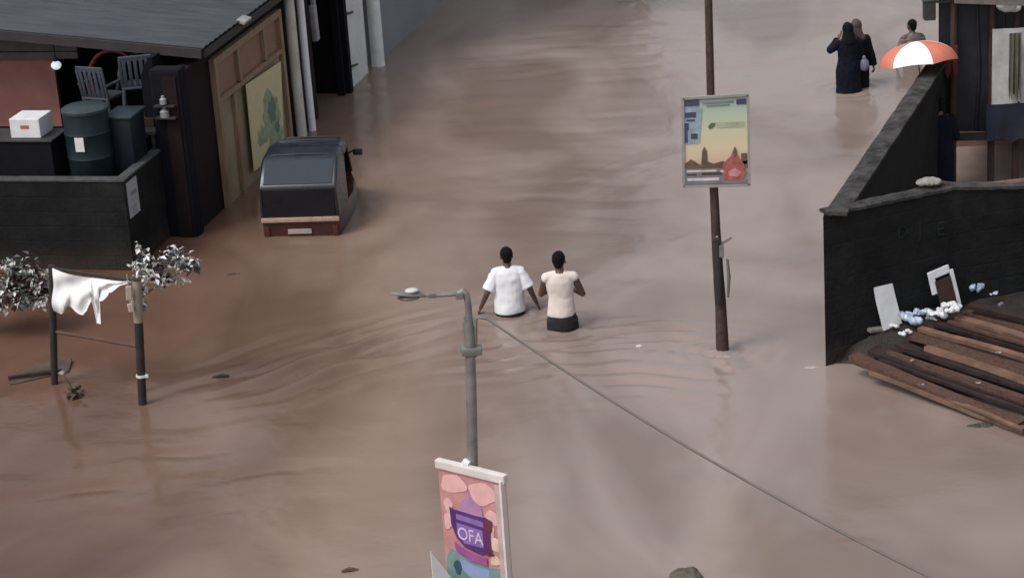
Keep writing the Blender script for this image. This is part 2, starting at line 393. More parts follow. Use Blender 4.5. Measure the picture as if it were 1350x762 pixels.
# wooden shop front
fr = mbs()
for y in (1.34, 4.36): fr.box((.03, y, 1.02), (.09, .12, 2.46), None, .008)
fr.box((.03, 2.85, 2.20), (.09, 2.90, .11), None, .008)
fr.box((.03, 2.85, 1.60), (.085, 2.88, .07), None, .006)
for y in (2.35, 3.55): fr.box((.03, y, 1.9), (.08, .09, .5), None, .006)
fr.box((.03, 2.02, .75), (.08, .10, 1.6), None, .006)
front = obj('shopfront_frame', fr, tan_wood, shop)
for ya, yb in ((1.42, 2.30), (2.41, 3.50), (3.61, 4.29)):
    p = mbs(); p.box((.0, (ya + yb) / 2, 1.895), (.03, yb - ya, .5)); obj('upper_panel', p, brown_pane, shop)
p = mbs(); p.box((-.002, 1.69, .68), (.03, .54, 1.74)); obj('lower_panel', p, tan_panel, shop)
p = mbs(); p.box((-.002, 3.19, .68), (.03, 2.2, 1.74)); obj('lower_panel', p, tan_panel, shop)
# corner pier and dark end wall beside the platform
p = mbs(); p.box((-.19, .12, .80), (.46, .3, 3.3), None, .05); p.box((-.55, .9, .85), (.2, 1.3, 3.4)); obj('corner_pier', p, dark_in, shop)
# white painted posts
for y, w_, m_ in ((4.78, .155, cream_paint), (5.33, .115, mat('bright_white_post', (.76, .78, .80), .5, var=.06))):
    p = mbs(); p.tube([(.09, y, BASE), (.09, y, .1), (.085, y, 1.0), (.09, y, 2.35)], [w_ * .55] * 4, 14); obj('post', p, m_, shop, True)
# recessed passage, then the pillars of the next building
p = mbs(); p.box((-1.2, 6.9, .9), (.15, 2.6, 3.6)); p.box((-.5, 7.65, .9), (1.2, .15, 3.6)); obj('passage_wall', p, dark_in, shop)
p = mbs(); p.box((-.04, 6.35, 1.55), (.10, .16, .62), Matrix.Rotation(.06, 3, 'X'), .03); p.box((-.04, 6.38, 1.95), (.07, .10, .3), None, .02)
tag(obj('hanging_sack', p, mat('grey_sack', (.30, .29, .31), .8, var=.3), None, True, loc=XW((-.04, 6.35, 1.2))), 'small pale grey sack hanging in the dark passage behind the white posts', 'sack')
p = mbs(); p.box((-.03, 7.45, .5), (.12, .06, 2.8)); obj('passage_jamb', p, dark_in, shop)

# printed notice on the front
ps = mbs(); ps.poly([(.085, 2.40, .22), (.085, 3.86, .15), (.085, 4.10, 1.48), (.085, 2.44, 1.56)], (.012, 0, 0))
po = obj('poster', ps, yellow_poster, None, loc=XW((.08, 3.2, .15))); po.rotation_euler = (0, 0, 0)
tag(po, 'pale yellow poster with a faded green picture on the tan shop front', 'poster')
def blob_pts(cy, cz, ry, rz, seed, n=22, x=.0985):
    q = random.Random(seed); out = []
    for k in range(n):
        a = 2 * math.pi * k / n; s = 1 + q.uniform(-.28, .22); out.append((x, cy + ry * s * math.cos(a), cz + rz * s * math.sin(a)))
    return out
pg = mbs(); pg.poly(blob_pts(3.42, .80, .44, .40, 4), (.002, 0, 0)); pg.poly(blob_pts(2.92, .62, .25, .16, 9, x=.0984), (.002, 0, 0))
pg.poly(blob_pts(3.62, .42, .30, .12, 12, x=.0984), (.002, 0, 0))
pg.mi = 1; pg.poly(blob_pts(3.45, .85, .17, .2, 5, x=.101), (.002, 0, 0)); pg.poly(blob_pts(3.62, .56, .12, .09, 15, x=.101), (.002, 0, 0))
obj('print', pg, [green_print, mat('dark_green_print', (.08, .15, .115), .5)], po)

nb = thing('neighbour_building', XW((0, 8.0, BASE)), 'pale building with white pillars and long grey side wall beyond the dark passage', 'building', TH)
p = mbs(); p.box((-.15, 8.42, .9), (.34, .98, 3.6), None, .015); obj('pillar', p, mat('chalky_white_wall', (.60, .61, .60), .7, var=.12, scale=2), nb)
p = mbs(); p.tube([(.06, 9.46, BASE), (.06, 9.46, 2.8)], .12, 16); obj('pillar', p, white_paint, nb, True)
p = mbs(); p.box((-.22, 9.12, .9), (.2, .44, 3.6)); obj('recess', p, mat('grey_green_recess', (.035, .04, .035), .8), nb)
p = mbs(); p.box((-.08, 12.4, .9), (.2, 5.6, 3.6)); p.box((-.08, 18.0, .9), (.2, 5.5, 3.6)); obj('side_wall', p, grey_paint, nb)
for z in (.35, 1.28):
    p = mbs(); p.tube([(.0, 7.92, z + .03), (.06, 8.0, z + .03), (.06, 8.2, z)], .022, 8); obj('hinge', p, dark_metal, nb, True)
p = mbs(); p.box((-1.32, 24.6, 6.1), (2.6, 31.0, 6.75)); p.box((-1.5, 30.7, 1.0), (2.6, 19.6, 3.4)); obj('added_upper_wall', p, mat('dull_brown_render', (.12, .105, .095), .8, var=.3, scale=.8), nb)  # unseen upper storeys, added so the water reflects something darker than sky
p = mbs(); p.box((-1.3, 24.6, 9.58), (3.0, 31.4, .2), None, .02); obj('roof', p, roof_m, nb)  # roof of the added storeys, out of view
for k in range(10):  # windows of the added, unseen storeys
    for z in (4.1, 7.2):
        p = mbs(); p.box((-.005, 9.8 + k * 3.05, z), (.06, 1.3, 1.4), None, .01); wf = obj('added_window', p, grey_paint, nb)
        p = mbs(); p.box((.03, 9.8 + k * 3.05, z), (.02, 1.14, 1.24)); obj('pane', p, mat('dark_window_glass', (.02, .024, .028), .1), wf)

# raised platform of the stall in front of the shop
pf = thing('stall_platform', XW((-2.5, -.6, BASE)), 'black raised platform with a low parapet, standing in the water in front of the shop', 'platform', TH)
p = mbs(); p.box((-2.89, -.56, (1.14 + BASE) / 2), (4.9, 1.46, 1.14 - BASE)); p.box((-2.6, 1.45, (1.13 + BASE) / 2), (4.0, 2.5, 1.13 - BASE)); obj('base', p, black_wall, pf)
p = mbs(); p.box((-2.90, -1.36, (1.265 + BASE) / 2), (5.04, .14, 1.265 - BASE)); p.box((-.44, -.53, (1.262 + BASE) / 2), (.12, 1.52, 1.262 - BASE)); obj('parapet', p, black_wall, pf)
p = mbs(); p.box((-2.90, -1.36, 1.285), (5.09, .17, .035), None, .008); p.box((-.44, -.49, 1.283), (.15, 1.56, .035), None, .008)
obj('parapet_capping', p, mat('worn_grey_capping', (.045, .047, .05), .8, var=.4, scale=8), pf)
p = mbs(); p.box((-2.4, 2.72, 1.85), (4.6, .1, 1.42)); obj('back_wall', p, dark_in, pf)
nt_ = mbs(); nt_.box((-.373, -1.17, .97), (.012, .36, .50)); no = obj('notice', nt_, mat('greyish_white_board', (.36, .36, .38), .5, var=.12), None, loc=XW((-.37, -1.17, .7)))
tag(no, 'small white notice fixed on the side of the black platform', 'notice')
nm = mbs()
for k in range(4): nm.box((-.3655, -1.19 + .02 * (k % 2), .86 - k * .035), (.003, .2 - .05 * (k % 2), .012))
nm.box((-.3655, -1.15, 1.04), (.003, .22, .06))
obj('print', nm, mat('grey_ink', (.2, .2, .21), .6), no)

# things on the platform
FL = 1.14
pink = mbs(); pink.box((-3.3, 1.60, 1.72), (1.5, .06, 1.1)); tag(obj('pink_partition', pink, mat('dusty_pink_board', (.30, .125, .105), .7, var=.2, scale=2), None, loc=XW((-3.3, 1.6, 1.17))), 'dusty pink partition board at the back of the stall', 'partition')
bx = mbs(); bx.box((-3.05, 1.52, 2.47), (1.9, .12, .24), None, .01); bx.box((-3.05, 1.50, 2.29), (1.9, .1, .1)); tag(obj('signboard_beam', bx, mat('grey_brown_beam', (.10, .085, .08), .7, var=.3), None, loc=XW((-3.0, 1.5, 2.2))), 'grey brown beam above the pink partition under the roof', 'beam')
dr = thing('water_drum', XW((-1.07, -.82, FL)), 'dark teal barrel with a white mark standing on the black platform', 'barrel', TH)
p = mbs(); c = (-1.07, -.82)
p.tube([(c[0], c[1], FL), (c[0], c[1], FL + .05), (c[0], c[1], FL + .3), (c[0], c[1], FL + .33), (c[0], c[1], FL + .36), (c[0], c[1], FL + .64), (c[0], c[1], FL + .67), (c[0], c[1], FL + .70), (c[0], c[1], FL + .96)], [.27, .30, .31, .322, .31, .315, .327, .315, .31], 28)
teal = mat('dark_teal_plastic', (.006, .016, .022), .5, var=.2, spec=.3)
obj('drum_body', p, teal, dr, True)
p = mbs(); p.tube([(c[0], c[1], FL + .962), (c[0], c[1], FL + 1.0), (c[0], c[1], FL + 1.025)], [.325, .325, .28], 28); obj('lid', p, mat('slate_plastic', (.018, .030, .038), .45), dr, True)
p = mbs(); p.box((c[0] + .0, c[1] - .318, FL + .56), (.13, .012, .20), None, .004); obj('label_sticker', p, white_plas, dr)
d2 = thing('storage_crate', XW((-.62, -.35, FL)), 'dark blue tub behind the barrel on the platform', 'tub', TH)
p = mbs(); p.box((-.66, -.45, FL + .40), (.34, .5, .8), None, .03, 1.08); obj('tub_body', p, mat('dark_blue_plastic', (.007, .011, .018), .5, spec=.3), d2, True)
p = mbs(); p.box((-.66, -.45, FL + .82), (.42, .58, .04), None, .015); obj('rim', p, mat('slate_plastic', (.018, .030, .038), .45), d2, True)

def plastic_chair(x, y, z, rz, label):
    t = thing('plastic_chair', XW((x, y, z)), label, 'chair', TH + rz, 'plastic chairs piled on the platform')
    Lm = XF @ Matrix.Translation((x, y, z)) @ Matrix.Rotation(rz, 4, 'Z'); cm = mat('slate_grey_plastic', (.052, .057, .075), .4, var=.15)
    def m_(): q = MB(); q.xf = Lm.copy(); return q
    q = m_(); q.box((0, 0, .43), (.46, .44, .035), None, .014); q.box((0, -.215, .40), (.44, .02, .06), None, .008); obj('seat', q, cm, t, True)
    q = m_()
    for k in range(5): q.box((-.16 + k * .08, .225 + .01, .66), (.05, .02, .40), Matrix.Rotation(-.18, 3, 'X'), .006)
    q.box((0, .265, .87), (.46, .03, .08), Matrix.Rotation(-.18, 3, 'X'), .012); q.box((-.215, .23, .65), (.04, .03, .42), Matrix.Rotation(-.18, 3, 'X'), .008); q.box((.215, .23, .65), (.04, .03, .42), Matrix.Rotation(-.18, 3, 'X'), .008)
    obj('backrest', q, cm, t, True)
    for sx in (-1, 1):
        q = m_(); q.box((sx * .235, .02, .635), (.055, .42, .028), None, .01); q.box((sx * .235, -.17, .53), (.05, .04, .2), None, .01); obj('armrest', q, cm, t, True)
        for sy in (-1, 1):
            q = m_(); q.tube([(sx * .20, sy * .19, .42), (sx * .235, sy * .225, 0)], [.03, .022], 8); obj('leg', q, cm, t, True)
    return t
plastic_chair(-1.28, .35, FL + .42, 2.9, 'grey plastic chair behind the left side of the barrel')
plastic_chair(-.78, .45, FL + .55, 3.5, 'grey plastic chair at the right, beneath the red hose')
tb = thing('low_table', XW((-1.0, .4, FL)), 'dark table carrying the grey plastic chairs behind the barrel', 'table', TH)
q = mbs(); q.box((-1.03, .42, FL + .395), (1.25, .95, .05), None, .006); obj('table_top', q, dark_metal, tb)
for sx in (-1.6, -.46):
    for sy in (0, .84):
        q = mbs(); q.box((sx, sy, FL + .185), (.05, .05, .37)); obj('leg', q, dark_metal, tb)
for x, y, r, m_, lab in ((-1.62, .10, .17, mat('slate_blue_sack', (.030, .042, .058), .7, var=.3), 'slate blue sack slumped on the table left of the grey chairs'), (-1.02, .02, .13, mat('teal_sack', (.022, .040, .046), .7, var=.3), 'small teal sack on the table between the grey chairs')):
    q = MB(); c3 = XW((x, y, FL + .42)); q.ell(c3 + Vector((0, 0, r * .9)), (r, r * .8, r)); q.ell(c3 + Vector((0, 0, r * 1.8)), (r * .4, r * .35, r * .45)); q.ell(c3 + Vector((r * .3, 0, r * .45)), (r * .95, r * .8, r * .5))
    me = remesh(q, .014, 3, .014, 10); me.transform(Matrix.Translation(-c3)); o = meshobj('sack', me, m_, None, 'all'); o.location = c3; tag(o, lab, 'sack')
tag(obj('plywood_block', mbs().box((-.78, .45, FL + .487), (.55, .55, .125)), dark_wood, None, loc=XW((-.78, .45, FL + .42))), 'dark wooden block under the right hand grey chair', 'block')
ct = thing('counter', XW((-1.95, -.7, FL)), 'dark cupboard at the left that carries the white box', 'cupboard', TH)
q = mbs(); q.box((-2.05, -.85, FL + .30), (1.1, .55, .60), None, .008); obj('cabinet', q, dark_in, ct)
q = mbs(); q.box((-2.05, -.85, FL + .615), (1.16, .6, .03), None, .006); obj('cabinet_top', q, dark_metal, ct)
wb = mbs(); wb.box((-1.88, -.84, FL + .77), (.44, .44, .272), None, .012); o = obj('white_box', wb, white_plas, None, loc=XW((-1.88, -.84, FL + .63)))
tag(o, 'white box with a faint red mark on the dark cupboard', 'box')
q = mbs(); q.box((-1.88, -1.0615, FL + .79), (.13, .003, .05)); obj('print', q, mat('faded_red_ink', (.40, .10, .09), .6), o)
lp = thing('bulb_lamp', XW((-2.25, 1.0, 2.2)), 'round white lamp glowing under the roof of the stall', 'lamp', TH)
q = mbs(); q.ell((-2.25, 1.0, 2.26), (.075, .075, .065)); obj('bulb', q, mat('lit_bulb', (.75, .85, .9), .3, var=.02, emit=.55), lp, True)
q = mbs(); q.tube([(-2.25, 1.0, 2.32), (-2.25, 1.0, 2.83)], .01, 6); q.tube([(-2.25, 1.0, 2.32), (-2.25, 1.0, 2.38)], .03, 10); obj('holder', q, dark_metal, lp)
hs = mbs(); pts = []
for k in range(15):
    a = R(200 - k * 11); pts.append((-1.42 + .40 * math.cos(a), 1.15 - .02 * (k % 2), 1.98 + .46 * math.sin(a)))
hs.tube(pts, .035, 10); tag(obj('red_hose', hs, mat('dull_red_rubber', (.16, .03, .03), .4), None, True, loc=XW((-1.42, 1.15, 1.8))), 'thick red hose hung in an arc on the dark back wall', 'hose')
ar = mbs(); pts = [(-.95 + .55 * math.cos(R(a)), 1.3, 1.55 + .85 * math.sin(R(a))) for a in range(170, -1, -10)]
ar.tube(pts, .03, 8); tag(obj('pipe_arch', ar, mat('grey_pipe', (.07, .07, .08), .5), None, True, loc=XW((-.9, 1.3, FL))), 'bent grey pipe arching over the back corner of the stall', 'pipe')
for k, (dy, dz, dl, s) in enumerate(((.0, 2.02, 'small pale bottle uppermost on the dark pier', .05), (.02, 1.84, 'rounder pale jar below the bottle on the dark pier', .065))):
    q = mbs(); q.tube([(-.22, -.075, dz - s), (-.22, -.075, dz - s * .9), (-.22, -.075, dz + s * .5), (-.22, -.075, dz + s), (-.22, -.075, dz + s * 1.5)], [s * .7, s, s, s * .5, s * .45], 14)
    tag(obj('hanging_bottle', q, mat('cloudy_plastic', (.22, .23, .23), .4), None, True, loc=XW((-.22, -.075, dz - s))), dl, 'bottle')
q = mbs(); q.box((-.2, -.07, 1.78), (.3, .14, .02)); q.box((-.2, -.03, 1.71), (.03, .02, .12)); q.box((-.2, -.07, 1.95), (.3, .14, .016)); tag(obj('wall_shelf', q, dark_metal, None, loc=XW((-.2, -.04, 1.77))), 'little dark double shelf on the pier holding two pale bottles', 'shelf')

# ------------------------------------------------------------------ right: L-shaped black wall round a yard
W0 = Vector((3.62, 24.42, 0)); Wf = Vector((6.06, 30.75, 0)); W1 = Vector((5.2, 25.12, 0)); W2 = Vector((7.6, 25.7, 0))
GZ = -.85; HT = 1.84
wl = thing('yard_wall', (4.6, 25.4, GZ), 'sooty black yard wall with a mossy coping, bending round its corner at the water', 'wall')
dF0 = (W1 - W0).normalized(); dirL = (Wf - W0).normalized(); nL = Vector((dirL.y, -dirL.x, 0))
q = MB(); q.poly([W0 + Vector((-.05, -.02, GZ)), W0 + dF0 * .24 + Vector((0, 0, GZ)), Wf + nL * .2 + Vector((0, 0, GZ)), Wf + Vector((0, 0, GZ))], (0, 0, HT - GZ)); obj('long_wall', q, black_wall, wl)
def wavy_coping(P, Q, nrm, w0, w1, z0, z1, name, parent, seed):
    q = MB(); rg = []; N = 26; rr = random.Random(seed)
    for k in range(N + 1):
        t = k / N; c = P.lerp(Q, t); z = z0 + (z1 - z0) * t + rr.uniform(-.004, .004); a = rr.uniform(-.005, .005)
        rg.append([c + nrm * (w0 + a) + Vector((0, 0, z)), c + nrm * (w0 + a) + Vector((0, 0, z + .035)), c + nrm * ((w0 + w1) / 2) + Vector((0, 0, z + .055)), c + nrm * (w1 + a) + Vector((0, 0, z + .035)), c + nrm * (w1 + a) + Vector((0, 0, z))])
    q.rings(rg); return obj(name, q, coping_m, parent, True)
wavy_coping(W0, Wf, nL, -.03, .22, HT - .003, HT + .02, 'coping', wl, 2)
dF = (W1 - W0).normalized(); nF = Vector((dF.y, -dF.x, 0))
q = MB(); q.poly([W0 + Vector((-.052, -.022, GZ)), W1 + Vector((0, 0, GZ)), W1 - nF * .2 + Vector((0, 0, GZ)), W0 - nF * .2 + Vector((.1, .1, GZ))], (0, 0, HT - .01 - GZ))
dG = (W2 - W1).normalized(); nG = Vector((dG.y, -dG.x, 0)); e0 = HT - .012; e1 = 1.50
q.rings([[W1 + Vector((0, 0, GZ)), W1 + Vector((0, 0, e0)), W1 - nG * .2 + Vector((0, 0, e0)), W1 - nG * .2 + Vector((0, 0, GZ))], [W2 + Vector((0, 0, GZ)), W2 + Vector((0, 0, e1)), W2 - nG * .2 + Vector((0, 0, e1)), W2 - nG * .2 + Vector((0, 0, GZ))]])
obj('front_wall', q, black_wall, wl)
wavy_coping(W0 + dF * .02, W1, nF, -.2, .02, HT - .014, HT - .03, 'coping', wl, 5)
wavy_coping(W1, W2, nG, -.2, .02, HT - .03, e1 - .015, 'coping', wl, 6)
# faint painted letters
for ch, px, py, s in (('D', 1190, 307, .21), ('J', 1213, 304, .26), ('E', 1240, 303, .24)):
    P = onp(px, py, W0 + nF * .006, nF)
    me = text_mesh(ch, s, .002); me.transform(Matrix((dF, Vector((0, 0, 1)), nF)).transposed().to_4x4()); me.transform(Matrix.Translation(P))
    meshobj('painted_letter', me, mat('faded_wall_paint', (.015, .0185, .0185), .9, var=.7, scale=10, spec=.2), wl)

# shed on posts at the back of the yard
sh = thing('yard_shed', (7.3, 31.4, GZ), 'dark tarpaulin shed on wooden posts at the back of the yard', 'shed')
Y0 = 30.72; side = Vector((.42, .9, 0))
q = MB(); q.poly([(6.18, Y0, .83), (9.5, Y0 - .35, .72), (9.5, Y0 - .35, 2.72), (6.16, Y0, 2.80)], (0, .03, 0))
for k in range(9):
    x = 6.3 + k * .36; q.tube([(x, Y0 - .012 - (x - 6.18) * .105, .84), (x + .04, Y0 - .02 - (x - 6.18) * .105, 1.7), (x, Y0 - .012 - (x - 6.18) * .105, 2.7)], [.03, .022, .02], 6)
obj('front_sheet', q, mat('black_tarpaulin', (.010, .010, .016), .6, var=.4, scale=3, bump=.6, bscale=6), sh)
q = MB(); q.poly([(6.15, Y0 + .04, .85), (6.15, Y0 + .04, 2.8), (7.4, Y0 + 3, 2.8), (7.4, Y0 + 3, .85)], (.03, 0, 0)); obj('side_sheet', q, mat('black_tarpaulin', (.01,) * 3), sh)
q = MB(); q.poly([(6.22, Y0 + .5, .82), (9.4, Y0 + .2, .72), (9.9, Y0 + 3, .72), (7.5, Y0 + 3, .82)], (0, 0, .04)); obj('floor_deck', q, dark_wood, sh)
q = MB(); q.poly([(6.75, Y0 + 1.9, GZ), (10, Y0 + 1.6, GZ), (10, Y0 + 1.6, .74), (6.75, Y0 + 1.9, .80)], (0, .06, 0)); obj('back_partition', q, mat('dull_pink_partition', (.150, .088, .072), .8, var=.3, scale=3), sh)
q = MB(); q.poly([(6.0, Y0 - .2, 2.80), (9.7, Y0 - .55, 2.75), (10.2, Y0 + 3.2, 2.95), (7.3, Y0 + 3.2, 3.0)], (0, 0, .05)); obj('roof', q, mat('dull_roof_felt', (.022, .022, .024), .8), sh)
for px in (1256, 1306, 1338):
    P = aty(px, 245, Y0 - .12); q = MB(); q.tube([(P.x, P.y, GZ), (P.x, P.y, .9), (P.x + .01, P.y, 2.78)], [.055, .05, .045], 8); obj('post', q, mat('dark_brown_post', (.035, .02, .016), .8, var=.4), sh, True)
q = MB(); q.beam((6.1, Y0 - .16, .80), (9.5, Y0 - .5, .72), .06, .10); obj('beam', q, dark_wood, sh)
# curtain of pale sheet and blue tarpaulin on the shed
def hung_sheet(name, P, Q, z0, z1, m, label, cat, seed, fold=.03, ragged=.05, thick=.008):
    P, Q = Vector(P), Vector(Q); q = MB(); N, K = 22, 14; rr = random.Random(seed); d = (Q - P).normalized(); nn = Vector((d.y, -d.x, 0)); rows = []
    dz = [rr.uniform(-ragged, ragged) for _ in range(N + 1)]
    for sgn in (0, 1):
        r_ = []
        for j in range(K + 1):
            t = j / K; row = []
            for i in range(N + 1):
                s = i / N; c = P.lerp(Q, s); zz = z0 + (z1 + dz[i] - z0) * t
                off = fold * (math.sin(s * 17 + 2 * t + seed) * .6 + math.sin(s * 31 + seed * 2) * .3) * (.35 + t) + .03
                row.append(c + nn * (off + thick * sgn) + Vector((0, 0, zz)))
            r_.append(row)
        rows.append(r_)
    vv = [[[q.v(p) for p in row] for row in r_] for r_ in rows]
    for s_ in (0, 1):
        for j in range(K):
            for i in range(N): q._f([vv[s_][j][i], vv[s_][j][i + 1], vv[s_][j + 1][i + 1], vv[s_][j + 1][i]])
    for j in range(K):
        for i in (0, N): q._f([vv[0][j][i], vv[0][j + 1][i], vv[1][j + 1][i], vv[1][j][i]])
    for i in range(N):
        for j in (0, K): q._f([vv[0][j][i], vv[0][j][i + 1], vv[1][j][i + 1], vv[1][j][i]])
    return tag(obj(name, q, m, None, True, loc=(P.x, P.y, z1)), label, cat)
Pa, Pb = aty(1308, 35, Y0 - .22), aty(1420, 35, Y0 - .30)
hung_sheet('white_sheet', (Pa.x, Pa.y, 0), (Pb.x, Pb.y, 0), 2.32, 1.24, mat('stained_white_sheet', (.42, .42, .41), .8, var=.35, scale=2.4, col2=(.56, .56, .57)), 'stained white sheet hanging on the front of the dark shed', 'sheet', 3)
Pa, Pb = aty(1300, 130, Y0 - .26), aty(1420, 130, Y0 - .34)
hung_sheet('blue_tarpaulin', (Pa.x, Pa.y, 0), (Pb.x, Pb.y, 0), 1.26, .72, mat('dark_blue_tarpaulin', (.010, .013, .032), .55, var=.3), 'dark blue tarpaulin hanging under the stained white sheet', 'tarpaulin', 5)
Pa, Pb = aty(1330, 40, Y0 - .36), aty(1346, 40, Y0 - .36)
hung_sheet('drab_cloth', (Pa.x, Pa.y, 0), (Pb.x, Pb.y, 0), 2.28, 1.42, mat('drab_olive_cloth', (.09, .085, .065), .9, var=.3), 'drab olive cloth hanging in front of the white sheet', 'cloth', 8, .03, .12)
Pa, Pb = aty(1236, 60, Y0 - .25), aty(1262, 60, Y0 - .25)
hung_sheet('red_cloth', (Pa.x, Pa.y, 0), (Pb.x, Pb.y, 0), 2.14, 1.72, mat('dark_red_cloth', (.075, .010, .012), .85, var=.3), 'dark red cloth on the shed front behind the striped umbrella', 'cloth', 11, .02, .05)
# clutter on the shed roof
q = MB(); q.beam((6.30, Y0 - .30, 2.79), (8.2, Y0 - .62, 2.66), .12, .10, (0, 0, 1), .01); tag(obj('roof_timber', q, mat('grey_timber', (.12, .11, .10), .8, var=.3), None, loc=(7.1, Y0 - .5, 2.74)), 'grey timber fixed along the front edge of the shed roof', 'timber')
P = aty(1328, 10, Y0 - .2); q = MB(); q.ell((P.x, P.y, P.z + .03), (.15, .12, .10)); q.ell((P.x + .11, P.y + .02, P.z - .01), (.09, .1, .07))
me = remesh(q, .012, 3, .012, 14); me.transform(Matrix.Translation(-Vector((P.x, P.y, P.z - .08)))); o = meshobj('white_bundle', me, white_plas, None, 'all'); o.location = (P.x, P.y, P.z - .08); tag(o, 'crumpled white bundle lying on the shed roof', 'bundle')
P = aty(1225, 22, Y0 - .15); q = MB(); q.beam((P.x, P.y, 2.735), (P.x + .35, P.y - .02, 2.735), .03, .03); q.box((P.x, P.y, 2.62), (.16, .16, .26), None, .02); q.box((P.x, P.y, 2.765), (.19, .19, .03), None, .01); tag(obj('black_box', q, dark_metal, None, True, loc=(P.x, P.y, 2.49)), 'small black box hung at the left corner of the shed roof', 'box')
for py, lab, s in ((98, 'upper pale sack hanging on the shed corner behind the umbrella', .09), (132, 'lower pale sack hanging beneath the other one on the shed corner', .075)):
    P = aty(1231, py, Y0 - .2); q = MB(); q.ell(P, (s * .85, s * .6, s * 1.25)); q.ell(P + Vector((0, 0, s * 1.2)), (s * .35, s * .3, s * .4)); q.ell(P + Vector((s * .3, 0, -s * .5)), (s * .6, s * .5, s * .7))
    me = remesh(q, .01, 3, .008, 20); P2 = P - Vector((0, 0, s)); me.transform(Matrix.Translation(-P2)); o = meshobj('hanging_sack', me, mat('pale_grey_sack', (.30, .29, .30), .7, var=.25), None, 'all'); o.location = P2
    tag(o, lab, 'sack', 'sacks on the shed corner')
# poles lying across the yard wall
for (a, b_, r_, m_, lab) in (((1222, 256), (1372, 236), .035, pale_wood, 'pale timber pole resting level on the yard wall'),
                             ((1240, 246), (1372, 300), .03, mat('grey_pole', (.10, .095, .09), .7, var=.3), 'grey pole sloping down along the yard wall'),
                             ((1232, 240), (1372, 262), .028, old_wood, 'brown pole crossing the others on the yard wall')):
    A = aty(a[0], a[1], 25.15); B = aty(b_[0], b_[1], 25.5); q = MB(); q.tube([A, A.lerp(B, .5) + Vector((0, 0, .012)), B], r_, 8)
    tag(obj('pole', q, m_, None, True, loc=A), lab, 'pole', 'poles across the yard wall')
P = aty(1226, 250, 25.12); q = MB(); q.ell((P.x, P.y + .02, HT + .08), (.14, .11, .045)); q.ell((P.x - .09, P.y + .02, HT + .075), (.08, .08, .035)); me = remesh(q, .01, 2, .012, 16); me.transform(Matrix.Translation(-P)); o = meshobj('pale_rag', me, mat('pale_rag', (.22, .22, .21), .9, var=.3), None, 'all'); o.location = P; tag(o, 'pale rag lying on the coping where the poles meet', 'rag')

# muddy bank with the pile of old planks
q = MB(); N = 30; rows = []
rr = random.Random(4)
bank_edge = [at(1092, 478), at(1130, 496), at(1200, 522), at(1300, 566), at(1420, 622)]
bank_top = [W0 + Vector((.1, .0, .12)), W0.lerp(W1, .35) + Vector((0, -.03, .30)), W0.lerp(W1, .8) + Vector((0, -.02, .40)), W1.lerp(W2, .35) + Vector((0, -.03, .42)), W2 + Vector((0, -.05, .40))]
def pl(pts, t):
    t *= len(pts) - 1; i = min(int(t), len(pts) - 2); return Vector(pts[i]).lerp(Vector(pts[i + 1]), t - i)
for i in range(N + 1):
    row = []
    for j in range(15):
        s = i / N; t = j / 14; p = pl(bank_top, s).lerp(pl(bank_edge, s) + Vector((0, 0, -.10)), t)
        p.z += .05 * mnoise.noise(p * 2.5) * math.sin(math.pi * min(1, t)) + .03 * mnoise.noise(p * 7) - .05 * t; row.append(p)
    rows.append(row)
rv = [[q.v(p) for p in r_] for r_ in rows]
for i in range(N):
    for j in range(14): q._f([rv[i][j], rv[i + 1][j], rv[i + 1][j + 1], rv[i][j + 1]])
bk = obj('mud_bank', q, mat('black_mud', (.016, .012, .010), .7, var=.5, scale=6, bump=.7), None, True); bk['kind'] = 'structure'
def bank_z(P):
    best = 0
    for i in range(41):
        s = i / 40; a = pl(bank_top, s); b_ = pl(bank_edge, s); ab = Vector((b_.x - a.x, b_.y - a.y)); ap = Vector((P.x - a.x, P.y - a.y)); t = ap.dot(ab) / ab.length_squared
        d = (ap - ab * t).length
        if i == 0 or d < best[0]: best = (d, a.z + (b_.z - a.z) * max(0, min(1.1, t)))
    return max(.0, best[1])
planks = [  # start px, end px, height above the bank, width, thickness, material, label
    ((1124, 470), (1345, 560), .05, .15, .05, old_wood, 'brown plank lowest in the pile, half awash at its near end'),
    ((1150, 489), (1352, 568), .03, .12, .05, pale_wood, 'narrow brown plank at the water edge below the pile'),
    ((1150, 462), (1420, 556), .07, .17, .05, dark_wood, 'dark soaked plank second up from the water'),
    ((1172, 466), (1425, 552), .12, .09, .06, old_wood, 'thin brown batten over the dark soaked plank'),
    ((1186, 455), (1430, 536), .08, .18, .05, dark_wood, 'wide dark plank under the pale batten'),
    ((1222, 458), (1440, 530), .13, .11, .06, pale_wood, 'long pale plank, the lightest in the middle of the pile'),
    ((1200, 442), (1430, 510), .09, .16, .05, old_wood, 'broad brown plank near the bluish bags'),
    ((1212, 433), (1432, 494), .14, .08, .05, pale_wood, 'thin pale batten starting beside the bluish bags'),
    ((1236, 426), (1440, 484), .10, .15, .05, dark_wood, 'dark plank in the upper half of the pile'),
    ((1262, 419), (1440, 470), .13, .12, .05, pale_wood, 'pale plank below the white bags'),
    ((1275, 412), (1440, 458), .10, .14, .05, old_wood, 'brown plank in front of the white frame'),
    ((1134, 480), (1350, 566), .09, .05, .03, pale_wood, 'slender pale slat lying along the lowest brown plank'),
    ((1160, 474), (1420, 566), .15, .06, .035, dark_wood, 'slender dark slat between the water edge and the soaked plank'),
    ((1214, 449), (1436, 520), .16, .06, .03, old_wood, 'slender brown slat just above the lightest plank'),
    ((1250, 424), (1440, 478), .17, .05, .03, old_wood, 'slender brown slat below the white bags'),
    ((1278, 402), (1445, 444), .12, .10, .05, dark_wood, 'uppermost dark plank against the wall')]
